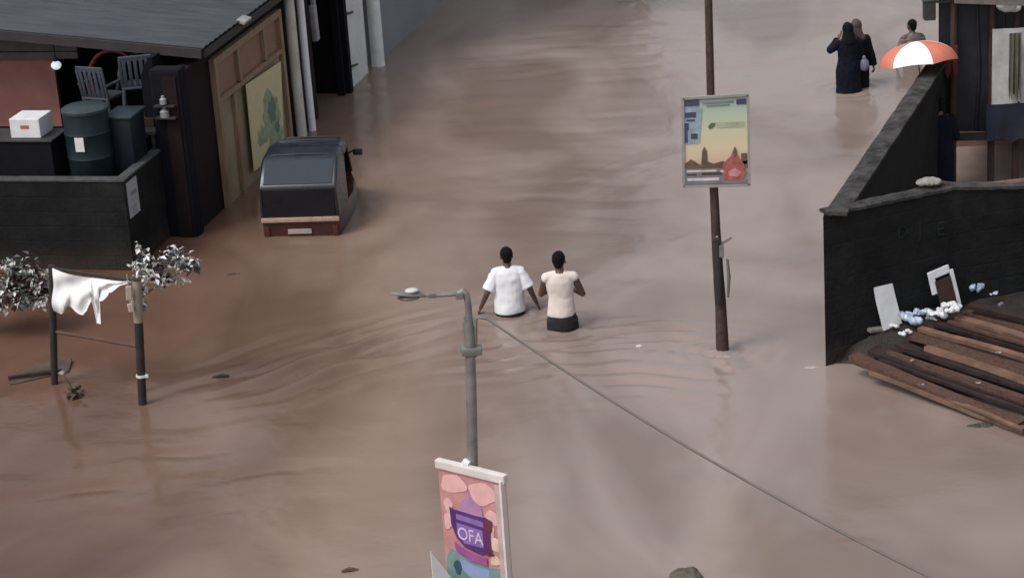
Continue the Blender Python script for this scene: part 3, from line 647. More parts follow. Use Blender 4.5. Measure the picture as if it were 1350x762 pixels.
for a, b_, dz, wd, th, m_, lab in planks:
    za = bank_z(at(a[0], a[1], .2)) + dz; A = at(a[0], a[1], za); za = bank_z(A) + dz; A = at(a[0], a[1], za)
    zb = bank_z(at(b_[0], b_[1], .15)) + dz; B = at(b_[0], b_[1], zb)
    q = MB(); d = (B - A).normalized(); x = d.cross(Vector((0, 0, 1))).normalized(); z = x.cross(d); tw = rng.uniform(-.16, .16); K = 10; rg = []
    x2 = x * math.cos(tw) + z * math.sin(tw); z2 = z * math.cos(tw) - x * math.sin(tw)
    for k in range(K + 1):
        c_ = A.lerp(B, k / K) + z * (.005 * math.sin(k * .7 + wd * 50)); j = rng.uniform(-.008, .008)
        rg.append([c_ + x2 * (wd / 2 + j) + z2 * (-th / 2), c_ + x2 * (wd / 2 + j) + z2 * (th / 2), c_ - x2 * (wd / 2 - j) + z2 * (th / 2), c_ - x2 * (wd / 2 - j) + z2 * (-th / 2)])
    q.rings(rg); tag(obj('plank', q, m_, None, loc=A), lab, 'plank', 'old planks piled on the bank')

# white rubbish caught on the planks
def on_bank(px, py, up=.1):
    P = at(px, py, .3)
    for _ in range(4): P = at(px, py, bank_z(P) + up)
    return P
A = on_bank(1176, 428, .10); n_ = -nF * -1
up = Vector((-.20, .10, .95)).normalized(); wv = dF.copy(); wv = (wv - up * wv.dot(up)).normalized()
q = MB(); q.xf = Matrix.Translation(A) @ Matrix((wv, up.cross(wv) * -1, up)).transposed().to_4x4(); q.box((0, 0, .25), (.26, .035, .56), None, .008)
tag(obj('white_board', q, white_plas, None, loc=A), 'white rectangular board leaning upright on the planks by the black wall', 'board')
A = on_bank(1258, 404, .08); q = MB(); q.xf = Matrix.Translation(A) @ Matrix((wv, up.cross(wv) * -1, up)).transposed().to_4x4()
q.box((-.10, 0, .46), (.30, .03, .10), None, .012); q.box((.07, 0, .22), (.055, .03, .44), None, .01); q.box((-.21, 0, .33), (.08, .03, .20), None, .01)
fr_ = thing('broken_frame', A, 'broken white frame with one short side standing in front of the black wall', 'frame')
obj('bars', q, white_plas, fr_)
q = MB(); q.xf = Matrix.Translation(A) @ Matrix((wv, up.cross(wv) * -1, up)).transposed().to_4x4(); q.box((-.08, .022, .2), (.22, .01, .36)); obj('torn_panel', q, mat('dark_torn_panel', (.03, .015, .013), .8), fr_)
def crumple(px, py, r, m_, name, lab, cat, seed, group=None, up=.12):
    A = on_bank(px, py, up); rr = random.Random(seed); q = MB()
    for k in range(5): q.ell(A + Vector((rr.uniform(-r, r), rr.uniform(-r, r) * .7, rr.uniform(0, r * .4))), (r * rr.uniform(.35, .7), r * rr.uniform(.3, .6), r * rr.uniform(.2, .45)), Matrix.Rotation(rr.uniform(0, 3), 3, 'Z'))
    me = remesh(q, max(.006, r * .09), 2, r * .22, 2.2 / r); me.transform(Matrix.Translation(-A)); o = meshobj(name, me, m_, None, 'all'); o.location = A; return tag(o, lab, cat, group)
crumple(1198, 420, .13, blue_white, 'plastic_bag', 'crumpled bluish plastic bag at the foot of the white board', 'bag', 1, 'plastic rubbish on the planks')
crumple(1216, 414, .10, blue_white, 'plastic_bag', 'bluish plastic bag between the white board and the white frame', 'bag', 12, 'plastic rubbish on the planks')
crumple(1194, 440, .06, white_plas, 'plastic_bag', 'little white bag in front of the bluish bags', 'bag', 2, 'plastic rubbish on the planks')
crumple(1236, 415, .10, white_plas, 'plastic_bag', 'white bag at the left foot of the broken frame', 'bag', 3, 'plastic rubbish on the planks')
crumple(1256, 408, .11, white_plas, 'plastic_bag', 'white bag bunched at the right foot of the broken frame', 'bag', 4, 'plastic rubbish on the planks')
crumple(1288, 381, .10, blue_white, 'plastic_bag', 'bluish bag on the bank to the right of the broken frame', 'bag', 5, 'plastic rubbish on the planks')
crumple(1298, 366, .08, mat('dull_grey_plastic', (.14, .15, .17), .5, var=.3), 'plastic_bag', 'dull grey bag, the farthest up against the wall', 'bag', 6, 'plastic rubbish on the planks')
crumple(1281, 394, .06, blue_white, 'plastic_bag', 'tiny bluish scrap beside the broken frame', 'bag', 7, 'plastic rubbish on the planks')
crumple(1322, 402, .05, mat('dull_grey_plastic', (.14,) * 3), 'plastic_bag', 'small dull scrap on the dark bank near the right edge', 'bag', 8, 'plastic rubbish on the planks')
crumple(1180, 430, .05, white_plas, 'plastic_bag', 'white scrap stuck at the bottom edge of the white board', 'bag', 21, 'plastic rubbish on the planks')
crumple(1227, 421, .05, mat('dull_grey_plastic', (.14,) * 3), 'plastic_bag', 'dull grey scrap between the two heaps of bags', 'bag', 22, 'plastic rubbish on the planks')
crumple(1310, 388, .05, blue_white, 'plastic_bag', 'bluish scrap on the black mud, rightmost of the bluish ones', 'bag', 23, 'plastic rubbish on the planks')
for px, py, lab, s in ((1203, 476, 'pale chip on the lower planks, the leftmost', 5), (1290, 505, 'pale chip on the long middle plank', 9), (1317, 465, 'pale chip high on the pile toward the right edge', 10), (1214, 508, 'pale chip nearest the water', 14)):
    crumple(px, py, .028, mat('pale_chip', (.26, .23, .22), .7), 'paper_scrap', lab, 'scrap', s, 'pale scraps on the planks', .17)
A = on_bank(1160, 433, .07); q = MB(); q.xf = Matrix.Translation(A) @ Matrix.Rotation(.4, 4, 'Z'); q.box((0, 0, 0), (.34, .12, .05), Matrix.Rotation(.1, 3, 'Y'), .015); tag(obj('grey_slab', q, mat('grey_stone', (.16, .155, .14), .8, var=.3), None, loc=A), 'flat grey slab lying left of the white board', 'slab')

# ------------------------------------------------------------------ foliage
def leaves(mb, pts, size, rr, ncol, wa=.32, wb=.5):
    for p in pts:
        L = size * rr.choice((rr.uniform(.35, .8), rr.uniform(.7, 1.6))); W = L * rr.uniform(wa, wb)
        m = Matrix.Rotation(rr.uniform(0, 6.28), 3, 'Z') @ Matrix.Rotation(rr.uniform(-1.1, .7), 3, 'X') @ Matrix.Rotation(rr.uniform(-.6, .6), 3, 'Y')
        mb.mi = rr.randrange(ncol); b0, t0, l0, r0 = [p + m @ Vector(v) for v in ((0, 0, 0), (0, L, -.1 * L), (-W, L * .5, .14 * L), (W, L * .5, .14 * L))]
        a, b_, c_, d_ = mb.v(b0), mb.v(r0), mb.v(t0), mb.v(l0); mb._f([a, b_, c_]); mb._f([a, c_, d_])
leaf_grey = mat('grey_green_leaf', (.12, .13, .13), .4, var=.35); leaf_dark = mat('dark_leaf', (.075, .082, .082), .5, var=.3)
leaf_pale = mat('pale_petal', (.42, .42, .39), .6, var=.2); leaf_white = mat('white_petal', (.68, .68, .68), .6, var=.08); leaf_mar = mat('maroon_leaf', (.06, .022, .022), .6, var=.3)
def bush(name, base, blobs, nleaf, nflower, label, seed, stems, fsize):
    rr = random.Random(seed); t = thing(name, base, label, 'shrub')
    q = MB(); tips = []
    for k in range(stems):
        c_, r_ = blobs[k % len(blobs)]; c_ = Vector(c_); tip = c_ + Vector((rr.uniform(-1, 1) * r_[0] * .7, rr.uniform(-1, 1) * r_[1] * .7, rr.uniform(-.2, .8) * r_[2])); b0 = Vector(base) + Vector((rr.uniform(-.02, .02), rr.uniform(-.1, .1), 0))
        mid = Vector((b0.x, b0.y, b0.z + (tip.z - b0.z) * .8)).lerp(tip, .12) + Vector((rr.uniform(-.02, .02), rr.uniform(-.03, .03), 0)); q.tube([b0, b0.lerp(mid, .6), mid, tip], [.013, .010, .007, .003], 6); tips.append((mid, tip))
    obj('stem', q, mat('dark_twig', (.03, .022, .018), .8), t, True)
    def spread(n, shell):
        out = []
        for k in range(n):
            c_, r_ = blobs[rr.randrange(len(blobs))]; v = Vector((rr.gauss(0, 1), rr.gauss(0, 1), rr.gauss(0, 1))).normalized(); s = rr.uniform(shell, 1.05)
            p = Vector(c_) + Vector((v.x * r_[0], v.y * r_[1], v.z * r_[2])) * s
            if mnoise.noise(p * 5.5 + Vector((seed, 0, 0))) > -.22: out.append(p)
        return out
    q = MB(); leaves(q, spread(nleaf, .25), .085, rr, 3); obj('foliage', q, [leaf_grey, leaf_dark, leaf_mar], t, fix=False)
    q = MB()
    for k in range(nflower):                                        # pale blossom in sprays, a few petals each
        c_, r_ = blobs[rr.randrange(len(blobs))]; v = Vector((rr.gauss(0, 1), rr.gauss(0, 1) - .5, rr.gauss(0, 1))).normalized()
        p = Vector(c_) + Vector((v.x * r_[0], v.y * r_[1], v.z * r_[2])) * rr.uniform(.85, 1.12); ax = Vector((rr.gauss(0, 1), rr.gauss(0, .5), rr.gauss(0, 1))).normalized()
        leaves(q, [p + ax * (.022 * j) for j in range(rr.choice((2, 3, 5)))], fsize, rr, 2, .22, .36)
    obj('blossom', q, [leaf_pale, leaf_white], t, fix=False)
    return t
B0 = at(22, 440); bz = lambda px, py: aty(px, py, B0.y)
bush('pale_shrub', (at(-28, 440).x, B0.y, -.5), [(bz(30, 364), (.34, .35, .28)), (bz(5, 370), (.40, .35, .33)), (bz(50, 378), (.2, .22, .24)), (bz(22, 385), (.42, .35, .2)), (bz(-40, 375), (.4, .35, .36))], 1500, 170, 'dense grey green shrub with pale blossom at the left edge of the photo', 5, 8, .075)
B1 = at(186, 515); bz = lambda px, py: aty(px, py, B1.y)
bush('pale_shrub', (B1.x, B1.y, -.5), [(bz(203, 352), (.17, .20, .15)), (bz(230, 340), (.15, .2, .15)), (bz(248, 350), (.10, .15, .08)), (bz(218, 366), (.20, .2, .09)), (bz(188, 345), (.08, .12, .20)), (bz(184, 390), (.05, .06, .16))], 420, 110, 'sparse shrub with pale elongated petals behind the right stall post', 9, 4, .085)

# ------------------------------------------------------------------ little stall frame with white cloth
pA, pB = at(72, 506), at(188, 532); pA.z = pB.z = 0
st = thing('cloth_stand', ((pA.x + pB.x) / 2, (pA.y + pB.y) / 2, ground_z(pA.x, pA.y)), 'two dark wooden posts joined by crossbars, standing in the water at the lower left', 'stand')
post_m = mat('dark_stained_post', (.018, .014, .013), .75, var=.4, scale=10)
tA, tB = aty(68, 350, pA.y), aty(180, 368, pB.y)
q = MB(); q.tube([(pA.x, pA.y, -.8), pA, pA.lerp(tA, .5), tA], [.045, .042, .045, .04], 10); obj('post', q, post_m, st, True)
q = MB(); q.tube([(pB.x, pB.y, -.8), pB, pB.lerp(tB, .55), tB], [.05, .05, .052, .05], 10); p2 = obj('post', q, post_m, st, True)
q = MB(); q.tube([pB.lerp(tB, .66), pB.lerp(tB, .99)], .056, 10); obj('bleached_wrap', q, mat('bleached_tape', (.24, .20, .16), .8, var=.3, scale=12), p2, True)
q = MB(); c_ = pB.lerp(tB, .23); q.tube([c_ - Vector((0, 0, .015)), c_ + Vector((0, 0, .015))], .062, 10); q.box(c_ + Vector((.05, -.03, 0)), (.07, .03, .03)); obj('white_tie', q, white_plas, p2)
q = MB(); q.tube([tA + Vector((-.02, 0, -.03)), tB + Vector((.03, 0, -.03))], .02, 8); obj('top_bar', q, post_m, st, True)
q = MB(); a_, b_ = aty(72, 437, pA.y), aty(184, 457, pB.y); q.tube([a_, b_], .022, 8); obj('cross_bar', q, mat('reddish_bar', (.07, .035, .025), .7, var=.3), st, True)
# the cloth
q = MB(); N, K = 46, 16; a_, b_ = tA + Vector((.02, -.055, -.01)), tA.lerp(tB, .92) + Vector((0, -.055, -.01))
def drop(s):
    base = .50 - .06 * s * 3 if s < .33 else (.42 - .36 * (s - .33) * 1.9 if s < .7 else .13)
    base = max(.05, base); base += .05 * math.sin(s * 23) * (1 - s)
    if .50 < s < .57: base = .56
    if s > .74: base = max(.03, .12 - (s - .74) * .35)
    return base
vv = []
for sg in (0, 1):
    L_ = []
    for i in range(N + 1):
        s = i / N; top = a_.lerp(b_, s); top.z -= .05 * math.sin(math.pi * s); dr_ = drop(s); row = []
        for j in range(K + 1):
            t = j / K; y = -.02 - .05 * t * math.sin(s * 15 + 2.5 * t) - .03 * math.sin(s * 37 + t * 4) * t - .03 * math.sin(t * 9 + s * 8) - (.07 * (1 - s) * t)
            xs = -.05 * t * t * max(0, .3 - s) / .3
            row.append(q.v(top + Vector((xs + .02 * math.sin(t * 7 + s * 20) * t, y + .006 * sg, -dr_ * t))))
        L_.append(row)
    vv.append(L_)
for sg in (0, 1):
    for i in range(N):
        for j in range(K): q._f([vv[sg][i][j], vv[sg][i + 1][j], vv[sg][i + 1][j + 1], vv[sg][i][j + 1]])
for i in range(N):
    for j in (0, K): q._f([vv[0][i][j], vv[0][i + 1][j], vv[1][i + 1][j], vv[1][i][j]])
for j in range(K):
    for i in (0, N): q._f([vv[0][i][j], vv[0][i][j + 1], vv[1][i][j + 1], vv[1][i][j]])
tag(obj('white_cloth', q, mat('bright_white_cloth', (.74, .75, .76), .8, var=.06, scale=4), None, True, loc=a_), 'torn white cloth draped over the top bar of the stall frame', 'cloth')
q = MB(); c_ = aty(171, 395, pB.y - .08); q.box(c_ + Vector((0, 0, .08)), (.07, .03, .17), Matrix.Rotation(.08, 3, 'Y'), .01); q.box(c_ + Vector((.0, 0, -.1)), (.065, .03, .10), Matrix.Rotation(-.1, 3, 'Y'), .01); q.tube([c_ + Vector((.0, 0, -.06)), c_ + Vector((0, .03, .3))], .006, 6)
tag(obj('rag_strip', q, mat('beige_rag', (.36, .30, .25), .9, var=.25), None, loc=c_), 'beige rag strip hanging beside the right stall post', 'rag')
# flotsam round the frame
c_ = at(52, 492); q = MB(); q.xf = Matrix.Translation(c_) @ Matrix.Rotation(.5, 4, 'Z'); q.poly([(-.42, -.14, -.02), (.30, -.22, .0), (.46, .10, .03), (.02, .22, .035), (-.30, .1, .0)], (0, 0, .025)); tag(obj('floating_board', q, mat('brown_board', (.060, .040, .027), .7, var=.4), None, loc=c_), 'flat brown board floating at the foot of the left stall post', 'board')
c_ = at(45, 497); q = MB(); q.beam(c_ + Vector((-.3, -.05, .03)), c_ + Vector((.34, .02, .06)), .05, .035); tag(obj('floating_batten', q, dark_wood, None, loc=c_), 'dark batten floating in front of the brown board', 'batten')
c_ = at(100, 524); t = thing('water_weed', (c_.x, c_.y, -.05), 'drooping green weed sticking out of the water between the stall posts', 'weed')
q = MB(); rr = random.Random(3); q.tube([(c_.x + .02, c_.y, -.05), (c_.x - .02, c_.y, .12), (c_.x - .10, c_.y + .02, .27)], [.012, .01, .005], 6); obj('stem', q, mat('weed_stem', (.05, .05, .025), .7), t, True)
q = MB(); leaves(q, [Vector((c_.x + rr.gauss(0, .045), c_.y + rr.gauss(0, .05), rr.uniform(.0, .14))) for k in range(60)], .07, rr, 1); obj('foliage', q, mat('weed_green', (.055, .058, .028), .6, var=.3), t, fix=False)
c_ = aty(82, 492, pA.y - .03); q = MB(); q.ell((c_.x, c_.y, max(.03, c_.z)), (.05, .04, .03)); me = remesh(q, .006, 1, .012, 30); me.transform(Matrix.Translation(-c_)); o = meshobj('paper_scrap', me, mat('pale_rag', (.22,) * 3), None, 'all'); o.location = c_; tag(o, 'pale scrap caught at the foot of the left stall post', 'scrap')
for px, py, L_, w_, m_, nm_, lab, cat in ((291, 497, .20, .05, dark_wood, 'floating_stick', 'short dark stick floating left of the walkers\' wake', 'stick'),
                                     (306, 363, .22, .05, old_wood, 'floating_stick', 'brown stick floating below the auto rickshaw', 'stick'),
                                     (461, 753, .16, .06, old_wood, 'floating_stick', 'brown stick floating at the bottom of the photo', 'stick')):
    c_ = at(px, py); q = MB(); q.tube([c_ + Vector((-L_ / 2, 0, .0)), c_ + Vector((0, .01, .015)), c_ + Vector((L_ / 2, .02, .0))], [w_ * .3, w_ * .5, w_ * .3], 8); tag(obj(nm_, q, m_, None, True, loc=c_), lab, cat)
def lump(px, py, r, m_, nm_, lab, cat, seed, wr=.25):
    c_ = at(px, py); q = MB(); q.ell((0, 0, -.1 * r[2]), r); me = remesh(q, min(r) * .14, 1, min(r) * wr, 1.4 / max(r)); o = meshobj(nm_, me, m_, None, 'all'); o.location = c_; return tag(o, lab, cat)
lump(906, 762, (.17, .14, .11), mat('mossy_stone', (.085, .070, .052), .9, var=.4, scale=14, bump=.6), 'rock', 'mossy stone breaking the surface at the bottom edge of the photo', 'rock', 1)
lump(843, 456, (.045, .035, .02), mat('dull_white_scrap', (.38, .36, .34), .6), 'floating_cup', 'white plastic scrap floating to the right of the walkers', 'scrap', 2)
lump(1070, 484, (.085, .045, .014), mat('foam_scum', (.30, .27, .25), .9, var=.3), 'foam_patch', 'pale foam floating at the corner of the black wall', 'foam', 3)
lump(1293, 562, (.16, .07, .035), mat('green_weed', (.040, .042, .022), .8, var=.4, scale=20, bump=1), 'weed_clump', 'dark green weed clump floating below the plank pile', 'weed', 4, .5)
lump(1340, 562, (.13, .08, .05), mat('green_weed', (.04,) * 3), 'weed_clump', 'dark green weed clump at the right edge by the plank ends', 'weed', 5, .5)
lump(955, 470, (.10, .07, .012), mat('dull_foam', (.26, .235, .22), .9), 'foam_patch', 'pale foam ring washed up against the foot of the signboard pole', 'foam', 6)

# ------------------------------------------------------------------ leaning pole with a signboard
YP = 25.12
sp = thing('sign_pole', (aty(953, 470, YP).x, YP, -.8), 'slim rusty pole leaning slightly left that carries the printed signboard', 'pole')
P = [aty(px, py, YP) for px, py in ((953, 470), (950, 400), (945, 330), (941, 245), (937, 125), (934, 0), (932, -90))]
q = MB(); q.tube([(P[0].x, YP, -.8)] + P, [.085, .08, .066, .058, .05, .046, .044, .042], 12); obj('shaft', q, rust, sp, True)
q = MB(); a_ = aty(948, 400, YP - .06); b_ = aty(946, 318, YP - .06); q.tube([a_, a_.lerp(b_, .4), b_], [.05, .062, .05], 10); obj('splint', q, mat('black_band', (.02, .016, .016), .6, var=.3), sp, True)
q = MB(); q.box(aty(951, 331, YP - .09), (.055, .05, .15), None, .01); q.beam(aty(950, 322, YP - .08), aty(964, 314, YP - .12), .025, .025); q.beam(aty(948, 316, YP - .08), aty(945, 312, YP - .12), .02, .02); obj('switch_box', q, mat('grey_box', (.15, .14, .13), .5), sp)
q = MB(); q.tube([aty(959, 342, YP - .07), aty(961, 365, YP - .09), aty(960, 392, YP - .07)], [.014, .022, .012], 8); obj('grey_wrapping', q, mat('grey_rag', (.14, .125, .12), .9, var=.3), sp, True)

YB = YP - .10
C4 = [aty(*p, YB) for p in ((900, 130), (986, 125), (988, 244), (901, 246))]     # tl tr br bl
sb = thing('signboard', (C4[3].x, YB, C4[3].z), 'framed printed signboard with a pale sunset picture fixed to the leaning pole', 'signboard')
def bp(s, t, y=0.):
    p = C4[0].lerp(C4[1], s).lerp(C4[3].lerp(C4[2], s), t); p.y -= y; return p
q = MB(); q.poly([bp(0, 0), bp(1, 0), bp(1, 1), bp(0, 1)], (0, .035, 0)); obj('backing', q, mat('grey_backing', (.22, .21, .21), .6), sb)
q = MB(); lw = .022
for a_, b_ in (((0, 0), (1, 0)), ((1, 0), (1, 1)), ((1, 1), (0, 1)), ((0, 1), (0, 0))):
    q.beam(bp(*a_, .006), bp(*b_, .006), .03, .028, (0, 1, 0))
obj('frame', q, mat('pale_grey_frame', (.28, .27, .26), .5, var=.15), sb)
def patch(name, polys, m_, y, par, f=bp):
    for pts in polys:
        q = MB(); q.poly([f(s, t, y) for s, t in pts], (0, -.0012, 0)); o = obj(name, q, m_, par)
    return o
rect = lambda a, b, c, d: [(a, b), (c, b), (c, d), (a, d)]
zr = C4[3].z
pic = patch('picture', [rect(.02, .02, .98, .98)], poster_mat('sunset_print', [(0, (.30, .27, .28)), (.2, (.34, .29, .27)), (.27, (.60, .42, .33)), (.40, (.62, .53, .36)), (.62, (.54, .54, .37)), (.80, (.42, .50, .38)), (.92, (.34, .42, .38)), (1, (.22, .24, .25))], 2, 0., C4[0].z - C4[3].z), .004, sb)
patch('print', [rect(.02, .10, .24, .52), [(.24, .12), (.30, .12), (.26, .50), (.24, .50)]], mat('pale_blue_print', (.26, .34, .40), .5, var=.25, scale=14), .0075, pic)
patch('print', [rect(.02, .02, .25, .09), rect(.03, .16, .20, .22), rect(.02, .28, .09, .36), rect(.12, .40, .22, .46), rect(.05, .24, .18, .26), rect(.82, .04, .97, .10), rect(.02, .36, .07, .50)], mat('slate_blue_print', (.055, .065, .11), .5, var=.3, scale=20), .0105, pic)
patch('print', [rect(.30, .055, .78, .075), rect(.36, .09, .72, .105)], mat('grey_green_print', (.17, .21, .20), .5), .0105, pic)
patch('print', [[(.38, .33), (.43, .29), (.50, .29), (.48, .33), (.41, .36)]], mat('dark_green_print_b', (.10, .14, .075), .5), .0105, pic)
patch('print', [rect(.52, .29, .94, .35)], mat('sage_print', (.36, .40, .28), .5), .0085, pic)
patch('print', [[(.02, .80), (.02, .74), (.12, .69), (.22, .74), (.27, .76), (.29, .60), (.32, .55), (.36, .60), (.37, .72), (.46, .75), (.60, .72), (.70, .76), (.98, .72), (.98, .80)], rect(.88, .64, .97, .76)], mat('brown_skyline_print', (.13, .085, .055), .5, var=.3), .0105, pic)
patch('print', [[(.56, .84), (.62, .74), (.72, .67), (.78, .57), (.84, .67), (.92, .76), (.96, .86), (.88, .95), (.62, .94)]], mat('red_tower_print', (.33, .10, .095), .5, var=.3, scale=15), .0135, pic)
patch('print', [[(.76, .60), (.79, .56), (.82, .62), (.80, .68), (.77, .68)]], mat('brown_skyline_print', (.1,) * 3), .0155, pic)
patch('print', [[(.68, .84), (.78, .80), (.88, .85), (.82, .90), (.70, .89)]], mat('pink_print', (.50, .22, .24), .5), .0155, pic)
patch('print', [rect(.02, .80, .62, .97), rect(.62, .93, .97, .97)], mat('grey_strip_print', (.19, .175, .185), .5), .0125, pic)
patch('print', [rect(.06, .905, .54, .935), rect(.05, .815, .50, .835), rect(.56, .82, .61, .85)], mat('off_white_print', (.55, .52, .52), .5), .0150, pic)
patch('print', [rect(.28, .845, .58, .875), rect(.05, .855, .2, .875)], mat('dark_ink_print', (.06, .045, .045), .5), .0150, pic)

# ------------------------------------------------------------------ street lamp in the foreground, with banner and cable
YL = 13.42
def ly(px, py, y=YL): return aty(px, py, y)
top = ly(617, 430)
lampb = thing('street_lamp', (-.44, YL, -.8), 'tall grey steel street lamp in the foreground with its arm pointing left', 'street lamp')
q = MB(); pA_ = Vector((-.42, YL, -.8)); pB_ = ly(623, 620); pC_ = ly(621, 500); pD_ = ly(619, 440); pE_ = ly(617, 416)
q.tube([pA_, pB_, pC_, pD_, pE_], [.050, .037, .035, .031, .027], 14); obj('mast', q, galv, lampb, True)
q = MB(); q.tube([ly(619, 455), ly(619, 430), ly(617, 400), ly(615, 388), ly(610, 384), ly(604, 387)], [.026, .026, .022, .022, .022, .022], 10); q.tube([ly(604, 387), ly(580, 389), ly(552, 389)], [.017, .015, .014], 8); q.box(ly(606, 389), (.05, .05, .05), None, .01); q.box(ly(570, 389.5), (.05, .03, .03), None, .006); obj('arm', q, galv, lampb, True)
q = MB()
A_, B_ = ly(560, 389), ly(513, 386); d = (B_ - A_).normalized(); rg = []
for t, hw, hh in ((0, .02, .015), (.12, .032, .026), (.4, .05, .034), (.7, .045, .026), (.93, .03, .016), (1, .012, .008)):
    c_ = A_.lerp(B_, t); rg.append([c_ + Vector((0, math.cos(a) * hw * .95, math.sin(a) * hh * .85 * (1 if math.sin(a) > 0 else .6))) for a in [2 * math.pi * k / 14 for k in range(14)]])
q.rings(rg); head = obj('lamp_head', q, mat('dull_lamp_housing', (.13, .12, .115), .5, var=.25), lampb, True)
q = MB(); c_ = A_.lerp(B_, .36); q.ell(c_ + Vector((0, -.01, .028)), (.045, .035, .016)); obj('white_cap', q, mat('dull_white_cap', (.42, .41, .39), .5), head, True)
q = MB(); c_ = A_.lerp(B_, .45); q.ell(c_ + Vector((0, 0, -.022)), (.075, .05, .018)); obj('lens', q, mat('smoky_lens', (.10, .10, .10), .2), head, True)
q = MB(); q.tube([ly(616, 455), ly(613, 425)], [.018, .016], 8); q.tube([ly(627, 470), ly(627, 420), ly(631, 418), ly(642, 420)], [.012, .012, .011, .010], 8); q.box(ly(622, 462), (.13, .08, .05), None, .01); obj('bracket', q, galv, lampb, True)
# cable
cA, cB = ly(642, 420), CAM + ray(1600, 925) * 11.5
q = MB(); pts = []
for k in range(41):
    t = k / 40; p = cA.lerp(cB, t); p.z -= .34 * 4 * t * (1 - t) * .5; pts.append(p)
q.tube(pts, .008, 8); tag(obj('overhead_cable', q, mat('grey_brown_cable', (.10, .084, .078), .6, var=.2), None, True, loc=cA), 'grey cable slung from the street lamp down to the lower right', 'cable')

# banner on the lamp
tl = ly(577, 613, YL - .02); n0 = Vector((-math.sin(R(36)), -math.cos(R(36)), 0)); ex = Vector((math.cos(R(36)), -math.sin(R(36)), 0))
Pm = pB_.lerp(pA_, .02) + n0 * .075; tl = onp(577, 612, Pm, n0); tr = onp(663, 633, Pm, n0); wB = (tr - tl).length; tiltz = (tr.z - tl.z)
bn = thing('banner', (Pm.x, Pm.y, tl.z - 1.3), 'pink and purple advertising banner in a white frame on the street lamp', 'banner')
def bq(s, t, y=0.): return tl.lerp(tr, s) + Vector((0, 0, -1.30 * t)) + n0 * y
def bpatch(name, polys, m_, y, par):
    for pts in polys:
        q = MB(); q.poly([bq(s, t, y) for s, t in pts], n0 * .0012); o = obj(name, q, m_, par)
    return o
q = MB(); q.poly([bq(0, 0), bq(1, 0), bq(1, 1), bq(0, 1)], -n0 * .03); board = obj('board', q, mat('pink_print_ground', (.46, .21, .20), .5, var=.15, scale=5, col2=(.54, .27, .27)), bn)
q = MB(); q.beam(bq(-.03, -.004, -.012), bq(1.03, -.004, -.012), .06, .05, n0, .008); q.beam(bq(.985, 0, .002), bq(.985, 1, .002), .018, .05, n0, .004); obj('frame', q, mat('off_white_frame', (.60, .55, .52), .5, var=.15), bn)
q = MB(); q.beam(bq(.93, .03, .012), bq(.93, 1, .012), .05, .008, n0); obj('border', q, mat('mauve_border', (.44, .33, .33), .5), bn)
bl = lambda cx, cy, rx, ry, sd, n=16: [(cx + rx * (1 + .18 * math.sin(3 * a + sd)) * math.cos(a), cy + ry * (1 + .18 * math.cos(2 * a + sd)) * math.sin(a)) for a in [2 * math.pi * k / n for k in range(n)]]
bpatch('print', [bl(.22, .085, .20, .055, 1), bl(.66, .105, .22, .06, 2), bl(.12, .21, .07, .035, 3), bl(.74, .30, .08, .05, 4), bl(.80, .22, .1, .04, 5), bl(.10, .30, .07, .045, 8)], mat('light_pink_print', (.66, .38, .38), .5, var=.12, scale=9), .003, board)
bpatch('print', [bl(.82, .365, .085, .045, 6), bl(.80, .455, .075, .03, 7), bl(.14, .255, .045, .03, 9)], mat('peach_print', (.66, .46, .36), .5), .005, board)
bpatch('print', [[(.30, .19), (.40, .145), (.46, .10), (.52, .145), (.64, .18), (.66, .23), (.28, .235)]], mat('mauve_print', (.38, .21, .36), .5, var=.15), .005, board)
bpatch('print', [[(.14, .215), (.20, .225), (.76, .235), (.76, .42), (.60, .445), (.34, .425), (.22, .38), (.15, .31)]], mat('deep_purple_print', (.085, .026, .15), .5, var=.25, scale=9), .007, board)
bpatch('print', [[(.24, .245), (.66, .255), (.66, .285), (.24, .275)], [(.24, .295), (.64, .305), (.64, .40), (.34, .40), (.24, .36)]], mat('lavender_print', (.22, .13, .36), .5, var=.2, scale=14), .009, board)
bpatch('print', [[(.68, .225), (.80, .24), (.78, .30), (.72, .31), (.72, .40), (.80, .43), (.70, .44), (.66, .42)]], mat('dark_maroon_print', (.10, .025, .05), .5), .0085, board)
bpatch('print', [[(.18, .405), (.34, .435), (.60, .455), (.68, .445), (.68, .495), (.42, .49), (.20, .455)]], mat('magenta_print', (.30, .08, .26), .5, var=.2), .0105, board)
bpatch('print', [[(.10, .455), (.20, .465), (.45, .50), (.70, .505), (.91, .495), (.91, 1), (.02, 1), (.02, .52)]], mat('teal_print', (.11, .22, .24), .5, var=.3, scale=5, col2=(.20, .31, .30)), .003, board)
bpatch('print', [[(.24, .49), (.45, .515), (.70, .52), (.68, .60), (.40, .59), (.26, .55)]], mat('sky_blue_print', (.22, .29, .48), .5, var=.15), .005, board)
bpatch('print', [bl(.20, .55, .06, .035, 3), bl(.74, .61, .07, .05, 5)], mat('dark_teal_print', (.02, .075, .09), .5), .007, board)
for ch, s, t, sz in (('O', .33, .352, .125), ('F', .46, .352, .125), ('A', .575, .356, .125)):
    me = text_mesh(ch, sz, .001); ez = ex.cross(n0) * -1; ez = Vector((0, 0, 1)); exx = (tr - tl).normalized()
    me.transform(Matrix((exx * .85, ez, n0)).transposed().to_4x4()); me.transform(Matrix.Translation(bq(s, t, .0125)))
    meshobj('lettering', me, mat('pale_lilac_print', (.60, .46, .70), .5), board)
q = MB(); q.tube([bq(.36, -.02, -.03), bq(.40, -.035, -.03), bq(.46, -.03, -.03)], [.02, .03, .02], 8); obj('clamp', q, white_plas, bn, True)
